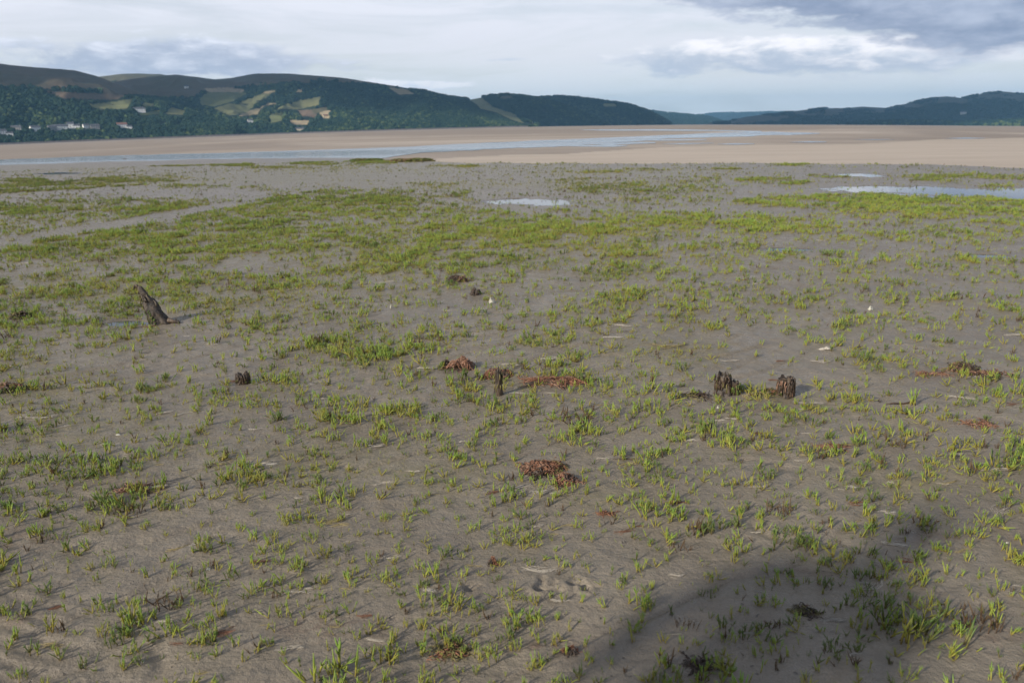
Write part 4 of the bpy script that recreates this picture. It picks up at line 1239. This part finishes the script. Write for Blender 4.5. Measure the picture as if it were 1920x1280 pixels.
weed_clump('seaweed_trail', 'flat pinkish weed streak near the right edge', 1830, 793, .10, .016, .004, ['pinkish_weed', 'rusty_weed'], 7, 7, 32, .03, .25, .1, .0022, core=False)
weed_clump('turf_hummock', 'dark tufted hummock on the far mud edge by the river bend', 770, 303, 1.1, .6, .07, ['olive_weed', 'green_weed', 'pinkish_weed', 'olive_weed'], 26, 22, 33, 0, .8, .45, .013, 'hummock', core=False)
weed_clump('turf_hummock', 'low green hummock left of the tufted river bend hummock', 690, 302, .8, .5, .05, ['green_weed', 'olive_weed'], 20, 20, 34, 0, .8, .4, .012, 'hummock', core=False)
weed_clump('turf_hummock', 'small dark clod on the far mud edge at left', 235, 301.5, .22, .2, .07, ['dark_weed', 'dark_weed'], 7, 10, 35, 0, .8, .2, .011, 'hummock')

# ---- bleached and straw strands of dried weed, lying along the ebb
def strand_mesh(seed, mat, n=7, length=1.0, wid=.085, rad=.0065):
    rg = random.Random(seed); acc = Acc()
    bow = rg.gauss(0, .25); ph = rg.uniform(0, 6.28)
    for j in range(n * 4):
        x0 = rg.uniform(-.5, .25); x1 = min(.5, x0 + rg.uniform(.2, .7)); o_ = rg.gauss(0, wid) * (1 - abs(x0 + x1) * .8)
        pts = []
        for t_ in np.linspace(0, 1, 6):
            x = x0 + (x1 - x0) * t_
            pts.append((x, o_ * (1 + .8 * math.sin(3 * t_ + j)) + bow * (x * x - .1) + .03 * math.sin(7 * x + ph) + rg.gauss(0, .006), rad * .6 + .02 * rg.random() ** 3))
        acc.add(tube(pts, [rad * k for k in (.4, .9, 1.1, 1.0, .8, .3)], 3))
    return unlink(acc.obj('weed_strand', mat)).data


STR = {'bleached': [strand_mesh(200 + i, M['bleached'], rp.randint(4, 11)) for i in range(9)], 'straw': [strand_mesh(240 + i, M['straw'], rp.randint(3, 8)) for i in range(6)],
       'rusty_weed': [strand_mesh(270 + i, M['rusty_weed'], rp.randint(6, 12)) for i in range(5)]}
SWORD = {'bleached': 'bleached white', 'straw': 'straw yellow', 'rusty_weed': 'rust red'}
spots = []
for (x, y, L, mt_) in ((1010, 1068, 85, 'bleached'), (865, 828, 30, 'bleached'), (1390, 905, 50, 'bleached'), (1345, 788, 45, 'bleached'), (1415, 1190, 45, 'bleached'), (1515, 755, 60, 'bleached'), (1590, 915, 40, 'bleached'), (800, 690, 40, 'bleached'), (970, 737, 45, 'bleached'), (955, 683, 40, 'bleached'),
                       (1040, 672, 70, 'bleached'), (845, 582, 35, 'bleached'), (1150, 632, 50, 'bleached'), (400, 645, 28, 'bleached'), (275, 697, 18, 'bleached'), (1910, 627, 50, 'bleached'), (1845, 817, 50, 'bleached'), (1640, 1100, 60, 'bleached'), (1730, 975, 30, 'bleached'), (1880, 955, 60, 'bleached'), (1770, 1145, 40, 'bleached'),
                       (980, 912, 45, 'bleached'), (330, 1028, 50, 'straw'), (800, 1105, 50, 'bleached'), (575, 1103, 30, 'bleached'), (390, 933, 45, 'bleached'), (590, 718, 50, 'bleached'), (70, 782, 70, 'bleached'), (210, 833, 40, 'bleached'), (250, 850, 50, 'bleached'), (500, 870, 50, 'bleached'), (1065, 985, 30, 'straw'),
                       (1250, 647, 80, 'straw'), (1560, 1165, 60, 'bleached'), (1800, 745, 50, 'bleached'), (1300, 825, 40, 'bleached'), (1560, 895, 60, 'bleached'), (1665, 960, 40, 'bleached'), (700, 835, 40, 'bleached'), (1160, 610, 50, 'bleached'), (660, 520, 40, 'bleached'), (720, 530, 40, 'bleached'), (480, 804, 30, 'bleached'),
                       (1420, 812, 40, 'rusty_weed'), (1680, 1020, 50, 'bleached'), (1700, 1052, 40, 'rusty_weed'), (1180, 870, 40, 'straw'), (1860, 880, 60, 'bleached'), (1780, 905, 40, 'straw'), (640, 985, 40, 'straw'), (1270, 505, 40, 'bleached'), (1620, 527, 30, 'bleached'), (1700, 620, 40, 'bleached'), (1090, 610, 40, 'straw'),
                       (560, 1110, 60, 'bleached'), (310, 1165, 50, 'bleached'), (100, 1210, 70, 'straw'), (420, 1185, 60, 'rusty_weed'), (700, 1200, 50, 'bleached'), (1020, 920, 60, 'bleached')):
    spots.append((x, y, L, mt_))
rg2 = random.Random(31)
while len(spots) < 210:
    y = 440 + 830 * rg2.random() ** 1.15; x = rg2.uniform(5, 1915)
    spots.append((x, y, rg2.uniform(18, 60) * (.55 + .5 * (y - 440) / 830), rg2.choices(['bleached', 'straw', 'rusty_weed'], [6, 4, 1.4])[0]))
for (x, y, L, mt_) in spots:
    q = ground_at(x, y)
    if float(pool_field(q.x, q.y)) > .1: continue
    w = L / F * math.hypot(q.length, 0) * 1.05
    o = bpy.data.objects.new('weed_strand', rg2.choice(STR[mt_])); COL.objects.link(o)
    o.location = q + Vector((0, 0, .001)); o.rotation_euler = (0, 0, rg2.gauss(.12, .28) + (math.pi if rg2.random() < .5 else 0)); o.scale = (w, w * rg2.uniform(.6, 1.6), min(w, .12))
    tag(o, f"{SWORD[mt_]} {'long' if L > 45 else 'short'} dried weed strand, {place_phrase(x, y)}", 'seaweed strand', 'dried weed strands on the mud')

# ---- posts and stumps
def wood_body(seed, h, r, taper, nth=44, nz=26, rag=.3, lean=(0, 0), flat=1.0, skirt=.35):
    """weathered timber end: fluted, split along the grain, with a ragged hollow top"""
    off = Vector((seed * 3.7, seed * 1.3, seed))
    V = []
    for i in range(nz):
        tt = i / (nz - 1)
        for k in range(nth):
            a = 2 * math.pi * k / nth
            c, s_ = math.cos(a), math.sin(a)
            top = h * (1 - rag + rag * 1.6 * (mnoise.noise(Vector((c * 1.3, s_ * 1.3, 0)) + off) * .5 + .5) + rag * .35 * mnoise.noise(Vector((c * 5, s_ * 5, 3)) + off))
            rad_ = r * (1 - taper * tt + skirt * (1 - tt) ** 4)
            rad_ *= 1 + .26 * mnoise.noise(Vector((c * 1.5, s_ * 1.5, tt * 1.2)) + off) + .20 * mnoise.noise(Vector((c * 4.0, s_ * 4.0, tt * 4.2)) + off) + .16 * mnoise.noise(Vector((c * 13, s_ * 13, tt * 5)) + off)
            z = -.03 + (top + .03) * tt
            V.append((c * rad_ + lean[0] * tt * tt * .4 + lean[0] * tt * .6, s_ * rad_ * flat + lean[1] * tt, z))
    Fq = [tuple(x) for x in grid_faces(nz, nth, True)]
    b = (nz - 1) * nth
    inner = []
    for k in range(nth):
        x, y, z = V[b + k]
        cx, cy = lean[0], lean[1]
        inner.append(len(V)); V.append((cx + (x - cx) * .62, cy + (y - cy) * .62, z - h * .10 - .02 * h * mnoise.noise(Vector((k * .9, seed, 0)))))
    V.append((lean[0], lean[1], h * (.62)))
    for k in range(nth):
        k2 = (k + 1) % nth
        Fq.append((b + k, b + k2, inner[k2], inner[k])); Fq.append((inner[k], inner[k2], len(V) - 1))
    return V, Fq


def splinter(rg, base, length, rad, tilt, az_):
    d = Vector((math.sin(tilt) * math.cos(az_), math.sin(tilt) * math.sin(az_), math.cos(tilt)))
    pts = [Vector(base) + d * length * t_ + Vector((rg.gauss(0, rad * .4), rg.gauss(0, rad * .4), 0)) for t_ in (0, .35, .7, 1)]
    return tube(pts, [rad, rad * .9, rad * .6, rad * .12], 5)


def hang(rg, base_r, h, n, L, rad, a0, a1, flat=1.0, lean=(0, 0)):
    """limp weed hanging down a stump"""
    acc = Acc()
    for j in range(n):
        a = rg.uniform(a0, a1); z0 = h * rg.uniform(.35, .95); ln = min(L * rg.uniform(.5, 1.1), z0 + .01)
        pts = []
        for t_ in np.linspace(0, 1, 5):
            rr = base_r * (1.02 + .22 * t_ + .05 * rg.random()); zz = z0 - ln * t_
            pts.append((rr * math.cos(a + rg.gauss(0, .03)) + lean[0] * zz / h, rr * flat * math.sin(a) + lean[1] * zz / h, zz))
        acc.add(tube(pts, [rad * k for k in (.8, 1.1, 1, .9, .4)], 4))
    return acc


def stump(label, px, py, h, r, taper, seed, mat, rag=.3, lean=(0, 0), flat=1.0, skirt=.35, name='timber_stump', turn=0.0, nspl=6, weed=(('dark_weed', 26, .06),), wide=1.0):
    q = ground_at(px, py)
    e = empty(name, q, turn); tag(e, label, 'stump' if name != 'timber_post' else 'post', 'old timber stumps in the mud')
    rg = random.Random(seed)
    V, Fq = wood_body(seed, h, r, taper, rag=rag, lean=lean, flat=flat, skirt=skirt)
    mesh_obj('trunk', np.array(V) * np.array([wide, 1, 1]), Fq, M[mat], e)
    for k in range(nspl):
        a = rg.uniform(0, 6.28); rr = r * (1 - taper) * rg.uniform(.5, .95)
        s_ = Acc(); s_.add(splinter(rg, (lean[0] * .85 + rr * math.cos(a) * wide, lean[1] * .85 + rr * flat * math.sin(a), h * .55), h * rg.uniform(.3, .55), r * rg.uniform(.10, .22), rg.uniform(.02, .22), a))
        s_.obj('splinter', M[mat], e)
    for mt_, n_, L in weed:
        for a0 in (2.6, 3.9, 5.2, .2):
            hang(rg, r * (1 - taper * .45) * 1.02 * (wide + 1) / 2, h, n_ // 4, L, .0045, a0, a0 + 1.4, flat, lean).obj('hanging_weed', M[mt_], e)
    return e


ST = stump('squat jagged timber stump with a pointed top, left of the thick pair', 1357, 738, .140, .054, .50, 3, 'wet_wood', .50, (-.012, 0), .9, .45, nspl=4, weed=(('dark_weed', 40, .07), ('olive_weed', 14, .06)))
V, Fq = wood_body(4, .085, .034, .30, rag=.40, flat=.9, skirt=.3)
o = mesh_obj('side_lobe', np.array(V), Fq, M['wet_wood'], ST); o.location = (.058, -.008, 0)
for mt_, n_, L in (('olive_weed', 6, .05), ('green_weed', 7, .04)):
    for a0 in (2.6, 3.9, 5.2, .2):
        o = hang(random.Random(a0 * 10), .032, .085, n_, L, .0045, a0, a0 + 1.4, .9).obj('hanging_weed', M[mt_], ST); o.location = (.058, -.008, 0)
stump('fibrous round topped timber stump, right of the thick pair', 1472, 740, .118, .048, .20, 6, 'wet_wood', .22, (.004, 0), .9, .15, nspl=3, weed=(('dark_weed', 48, .08), ('pinkish_weed', 16, .06)))
stump('slim short timber post standing in front of red weed', 934, 740, .165, .024, .34, 7, 'wet_wood', .45, (.004, 0), .9, .5, name='timber_post', nspl=3, weed=(('olive_weed', 12, .04),))
stump('small black stump alone at left of middle', 456, 718, .072, .042, .22, 8, 'wet_wood', .5, (0, 0), .85, .2, nspl=5, weed=(('dark_weed', 36, .05), ('green_weed', 10, .03)))

# leaning stake at the left, tapering up to a bent tip, green weed on its left side
q = ground_at(306, 606)
e = empty('leaning_stake', q, 0.0)
tag(e, 'tall ragged stake leaning left beside a shallow pool', 'stake', 'old timber stumps in the mud')
V, Fq = [], []
nth, nz = 30, 30
H, LX = .33, -.175
for i in range(nz):
    tt = i / (nz - 1)
    cx = .01 + LX * (tt ** .9); z = -.05 + (H + .05) * tt
    rx = .088 * (1 - tt) ** .8 + .015; 
    if .70 < tt < .82: rx *= .78
    for k in range(nth):
        a = 2 * math.pi * k / nth; c, s_ = math.cos(a), math.sin(a)
        kk = 1 + .28 * mnoise.noise(Vector((c * 1.4, s_ * 1.4, tt * 3 + 7))) + .2 * mnoise.noise(Vector((c * 5, s_ * 5, tt * 9 + 3))) + .12 * mnoise.noise(Vector((c * 11, s_ * 11, tt * 16)))
        V.append((cx + c * rx * kk, s_ * rx * .75 * kk, z + .012 * mnoise.noise(Vector((c * 2, s_ * 2, tt * 4)))))
Fq = [tuple(x) for x in grid_faces(nz, nth, True)] + [tuple(range((nz - 1) * nth, nz * nth))]
mesh_obj('shaft', np.array(V), Fq, M['stake_wood'], e)
rg = random.Random(4)
tip = Acc(); tip.add(tube([(LX, 0, H - .02), (LX - .012, 0, H + .008), (LX - .028, .004, H + .006), (LX - .036, .004, H - .018), (LX - .044, .004, H - .034)], [.014, .013, .010, .008, .004], 6)); tip.obj('bent_tip', M['wet_wood'], e)
rt = Acc(); rt.add(tube([(.05, -.01, .03), (.10, -.01, .016), (.135, -.01, .014), (.15, -.01, .002)], [.026, .016, .014, .008], 7)); rt.obj('root', M['wet_wood'], e)
for k in range(7):
    tt = rg.uniform(.05, .72); acc = Acc()
    for j in range(10):
        t1 = tt + rg.gauss(0, .05); z = H * t1; cx = .01 + LX * max(t1, 0) ** .9; rr = .078 * (1 - min(max(t1, 0), 1)) ** .75 + .017
        a = rg.uniform(2.5, 4.6); b0 = (cx + rr * math.cos(a), rr * .75 * math.sin(a), z)
        acc.add(tube([b0, (b0[0] - .008, b0[1] - .005, z - .012), (b0[0] - .010, b0[1] - .006, z - rg.uniform(.02, .045))], [.004, .005, .002], 4))
    acc.obj('hanging_weed', M['green_weed' if k % 3 else 'olive_weed'], e)
for k in range(5):
    acc = Acc(); tt = rg.uniform(.1, .7); cx = .01 + LX * tt ** .9; rr = .078 * (1 - tt) ** .75 + .015
    a = rg.uniform(3.6, 6.2); acc.add(splinter(rg, (cx + rr * math.cos(a) * .9, rr * .7 * math.sin(a), H * tt), .06, .008, -.5, 0)); acc.obj('splinter', M['wet_wood_pale'], e)

# ---- small pale things and twigs
def crumple(name, label, px, py, w, d_, h, mat, seed, cat, turn=0.0):
    q = ground_at(px, py); n = 14; V = []
    for i in range(n):
        for j in range(n):
            u_, v_ = i / (n - 1) * 2 - 1, j / (n - 1) * 2 - 1
            k = 1 - .3 * abs(u_ * v_)
            z = h * max(0, 1 - (u_ * u_ + v_ * v_) * .75) * (.75 + .8 * mnoise.noise(Vector((u_ * 1.7, v_ * 1.7, seed)))) + h * .25 * mnoise.noise(Vector((u_ * 5, v_ * 5, seed)))
            V.append((u_ * w * k * (1 + .25 * mnoise.noise(Vector((v_ * 2, seed, u_)))), v_ * d_ * k * (1 + .25 * mnoise.noise(Vector((u_ * 2, seed, 5)))), max(z, -.004)))
    o = mesh_obj(name, np.array(V), grid_faces(n, n)[:, ::-1], M[mat])
    sm = o.modifiers.new('thickness', 'SOLIDIFY'); sm.thickness = .003
    o.location = q; o.rotation_euler = (0, 0, turn)
    tag(o, label, cat)
    return o


crumple('pale_scrap', 'crumpled creamy white scrap standing among plants near the middle', 922, 568, .030, .026, .055, 'shell', 1, 'scrap')
crumple('pale_scrap', 'small white scrap on the mud in the right middle ground', 1632, 581, .026, .02, .035, 'shell', 2, 'scrap')
crumple('crab_shell', 'pale broken shell with a curved edge above the thick stumps', 1548, 655, .055, .02, .02, 'bleached', 3, 'shell', .05)
crumple('shell', 'tiny white shell at the foot of a plant left of the squat stump', 1346, 765, .008, .007, .018, 'shell', 4, 'shell')
crumple('shell', 'white upright shell between the middle plants at left', 733, 578, .009, .008, .04, 'shell', 5, 'shell')
crumple('shell', 'small white shell lying left of the middle', 222, 815, .016, .01, .008, 'shell', 6, 'shell')
crumple('shell', 'small white shell among plants at lower left', 391, 1067, .010, .008, .010, 'shell', 7, 'shell')
crumple('shell', 'tiny shell at far right above the dark mud', 1888, 1018, .010, .008, .008, 'shell', 8, 'shell')
crumple('shell', 'pale speck of shell by the bottom left', 268, 1240, .006, .006, .006, 'shell', 9, 'shell')
crumple('shell', 'small pale shell far out on the right mud', 1355, 352, .03, .03, .03, 'shell', 10, 'shell')
tw = Acc(); rg = random.Random(6)
tw.add(tube([(-.09, 0, .004), (-.04, .004, .007), (.02, -.003, .006), (.055, .002, .012), (.068, .004, .026), (.085, .0, .030)], [.004, .005, .006, .006, .006, .003], 5))
o = tw.obj('twig', M['dark_weed']); o.location = ground_at(1688, 758); tag(o, 'dark bent twig lying on mud right of the stumps', 'twig')
tw = Acc(); tw.add(tube([(-.07, 0, .004), (-.02, .006, .006), (.03, -.004, .006), (.08, .002, .004)], [.003, .004, .004, .002], 5)); tw.add(tube([(-.02, .006, .006), (.0, .02, .012), (.03, .03, .016)], [.003, .003, .0015], 4))
o = tw.obj('twig', M['wet_wood']); o.location = ground_at(1175, 862); tag(o, 'grey forked twig right of the rusty seaweed clump', 'twig')


# ------------------------------------------------------------------ unseen clouds added out of frame to throw shade on the hills
mc, t = material('cloud'); M['cloud'] = mc
nn = t.noise(objpos(t), 0.004, 4)
cc_ = t.mix(t.ss(nn, .3, .7), (0.72, 0.73, 0.75), (0.86, 0.86, 0.88))
df = t.n('ShaderNodeBsdfDiffuse'); tl = t.n('ShaderNodeBsdfTranslucent'); mx = t.n('ShaderNodeMixShader')
t.put(df.inputs[0], cc_); t.put(tl.inputs[0], cc_); mx.inputs[0].default_value = .38
t.t.links.new(df.outputs[0], mx.inputs[1]); t.t.links.new(tl.outputs[0], mx.inputs[2])
t.t.links.new(mx.outputs[0], t.n('ShaderNodeOutputMaterial').inputs[0])
CH = 1500.0
offx, offy = CH / math.tan(SUN_EL) * math.sin(SUN_AZ), CH / math.tan(SUN_EL) * math.cos(SUN_AZ)


def shade_cloud(label, cx, cy, ax, ay, hgt_, seed):
    """unseen lumpy flattened bank, added for shade; its shadow is centred on (cx, cy)"""
    nu, nv = 96, 40
    u_, v_ = np.meshgrid(np.linspace(0, 2 * math.pi, nu, endpoint=False), np.linspace(-math.pi / 2, math.pi / 2, nv))
    k = 1 + .35 * (fbm(np.cos(u_) * 2 + 5, np.sin(u_) * 2 + seed, 4, seed) - .5)
    x = np.cos(u_) * np.cos(v_) ** .6 * ax * k; y = np.sin(u_) * np.cos(v_) ** .6 * ay * k
    bump_ = fbm(x / 420, y / 420, 5, seed + 3) - .4
    z = np.where(v_ > 0, np.sin(v_) * hgt_ * (.6 + 1.6 * bump_), np.sin(v_) * hgt_ * .18 * (1 + bump_))
    o = mesh_obj('cloud', np.stack([x.ravel() + cx + offx, y.ravel() + cy + offy, z.ravel() + CH + 60], -1), grid_faces(nv, nu, True), M['cloud'])  # out of view, added only to block sun from the slopes
    tag(o, label, None, kind='structure')


shade_cloud('unseen cloud bank added to shade the left moorland', -2300, 2800, 1450, 1350, 260, 3)
shade_cloud('unseen cloud bank added to shade the wooded headland', 250, 4350, 1850, 1650, 280, 8)
shade_cloud('unseen cloud bank added to shade the right range', 3300, 5200, 2200, 1900, 280, 13)

# ------------------------------------------------------------------ the companion who stands left of the camera and throws the shadow on the near mud
PX_, PY_ = -1.20, 0.40
pe = empty('person', (PX_, PY_, float(mud_z(PX_, PY_)) - .01), math.radians(-48))
pe.scale = (1.12, 1.08, 1.08)
tag(pe, 'person in a dark coat standing hands in pockets left of the camera', 'person')
J = [((0, 0, .97), .185), ((0, .01, 1.15), .190), ((0, .0, 1.36), .195), ((0, .0, 1.47), .11), ((0, .01, 1.55), .062), ((0, .02, 1.63), .088), ((0, .02, 1.72), .082),
     ((-.10, 0, .90), .105), ((-.12, .02, .50), .068), ((-.13, .0, .09), .052), ((-.14, .13, .04), .042),
     ((.10, 0, .90), .105), ((.12, .03, .50), .068), ((.13, .0, .09), .052), ((.14, .13, .04), .042),
     ((-.22, 0, 1.40), .085), ((-.31, -.03, 1.13), .085), ((-.26, .08, .95), .062), ((.22, 0, 1.40), .085), ((.31, -.03, 1.13), .085), ((.26, .08, .95), .062)]
E = [(0, 1), (1, 2), (2, 3), (3, 4), (4, 5), (5, 6), (0, 7), (7, 8), (8, 9), (9, 10), (0, 11), (11, 12), (12, 13), (13, 14), (2, 15), (15, 16), (16, 17), (2, 18), (18, 19), (19, 20)]
me = bpy.data.meshes.new('body'); me.from_pydata([j[0] for j in J], E, [])
bo = bpy.data.objects.new('body', me); COL.objects.link(bo); bo.parent = pe
sk = bo.modifiers.new('skin', 'SKIN')
for k, j in enumerate(J):
    me.skin_vertices[0].data[k].radius = (j[1], j[1] * (.72 if k < 3 else 1.0))
me.skin_vertices[0].data[0].use_root = True
sb = bo.modifiers.new('smooth', 'SUBSURF'); sb.levels = 2; sb.render_levels = 2
mb, t = material('clothed_body')
sp = t.n('ShaderNodeSeparateXYZ'); t.put(sp.inputs[0], objpos(t))
c = t.ramp(t.m('DIVIDE', sp.outputs[2], 1.8), [(0.0, (.02, .018, .016)), (.075, (.02, .018, .016)), (.08, (.05, .055, .075)), (.48, (.05, .055, .075)), (.485, (.035, .05, .045)), (.835, (.035, .05, .045)), (.84, (.50, .33, .25)), (1, (.50, .33, .25))])
finish(t, c, .8, .3, t.noise(objpos(t), 30, 4), .3, .01)
me.materials.append(mb)
n_ = 18; V = []
for i in range(n_):
    for k in range(24):
        th, a = math.pi * .5 * i / (n_ - 1) * 1.15, 2 * math.pi * k / 24
        V.append((.097 * math.sin(th) * math.cos(a), .02 + .107 * math.sin(th) * math.sin(a) - .012, 1.675 + .125 * math.cos(th) - (.02 if math.sin(a) < -.2 and i > 13 else 0)))
mesh_obj('hair', np.array(V), grid_faces(n_, 24, True), M['dark_weed'], pe)
fa = Acc(); fa.add(tube([(0, .105, 1.69), (0, .122, 1.665), (0, .126, 1.648), (0, .108, 1.642)], [.006, .010, .013, .008], 6)); fa.obj('nose', mb, pe)
for sx in (-1, 1):
    fa = Acc(); fa.add(tube([(sx * .035, .10, 1.69), (sx * .035, .108, 1.69)], [.010, .006], 8)); fa.obj('eye', M['dark_pane'], pe)
    fa = Acc(); fa.add(tube([(sx * .092, .01, 1.69), (sx * .104, .0, 1.67), (sx * .094, .005, 1.64)], [.008, .014, .006], 6)); fa.obj('ear', mb, pe)
fa = Acc(); fa.add(tube([(-.025, .10, 1.615), (0, .110, 1.613), (.025, .10, 1.615)], [.003, .006, .003], 5)); fa.obj('mouth', M['pinkish_weed'], pe)

# labels that still coincide are told apart by their order in the picture
bpy.context.view_layer.update()
ORD = ['leftmost', 'second from left', 'third from left', 'fourth from left', 'fifth from left', 'sixth from left', 'seventh from left', 'eighth from left', 'ninth from left', 'tenth from left']
same = {}
for o in COL.objects:
    if o.parent is None and o.get('label') and o.get('category'):
        same.setdefault(o['label'], []).append(o)
for lb, obs in same.items():
    if len(obs) > 1:
        obs.sort(key=lambda o: proj(np.array(o.location)[None])[0][0])
        for k, o in enumerate(obs):
            o['label'] = ' '.join(lb.split()[:13]).rstrip(',') + ', ' + ORD[min(k, 9)]
    elif len(lb.split()) > 16:
        obs[0]['label'] = ' '.join(lb.split()[:16])
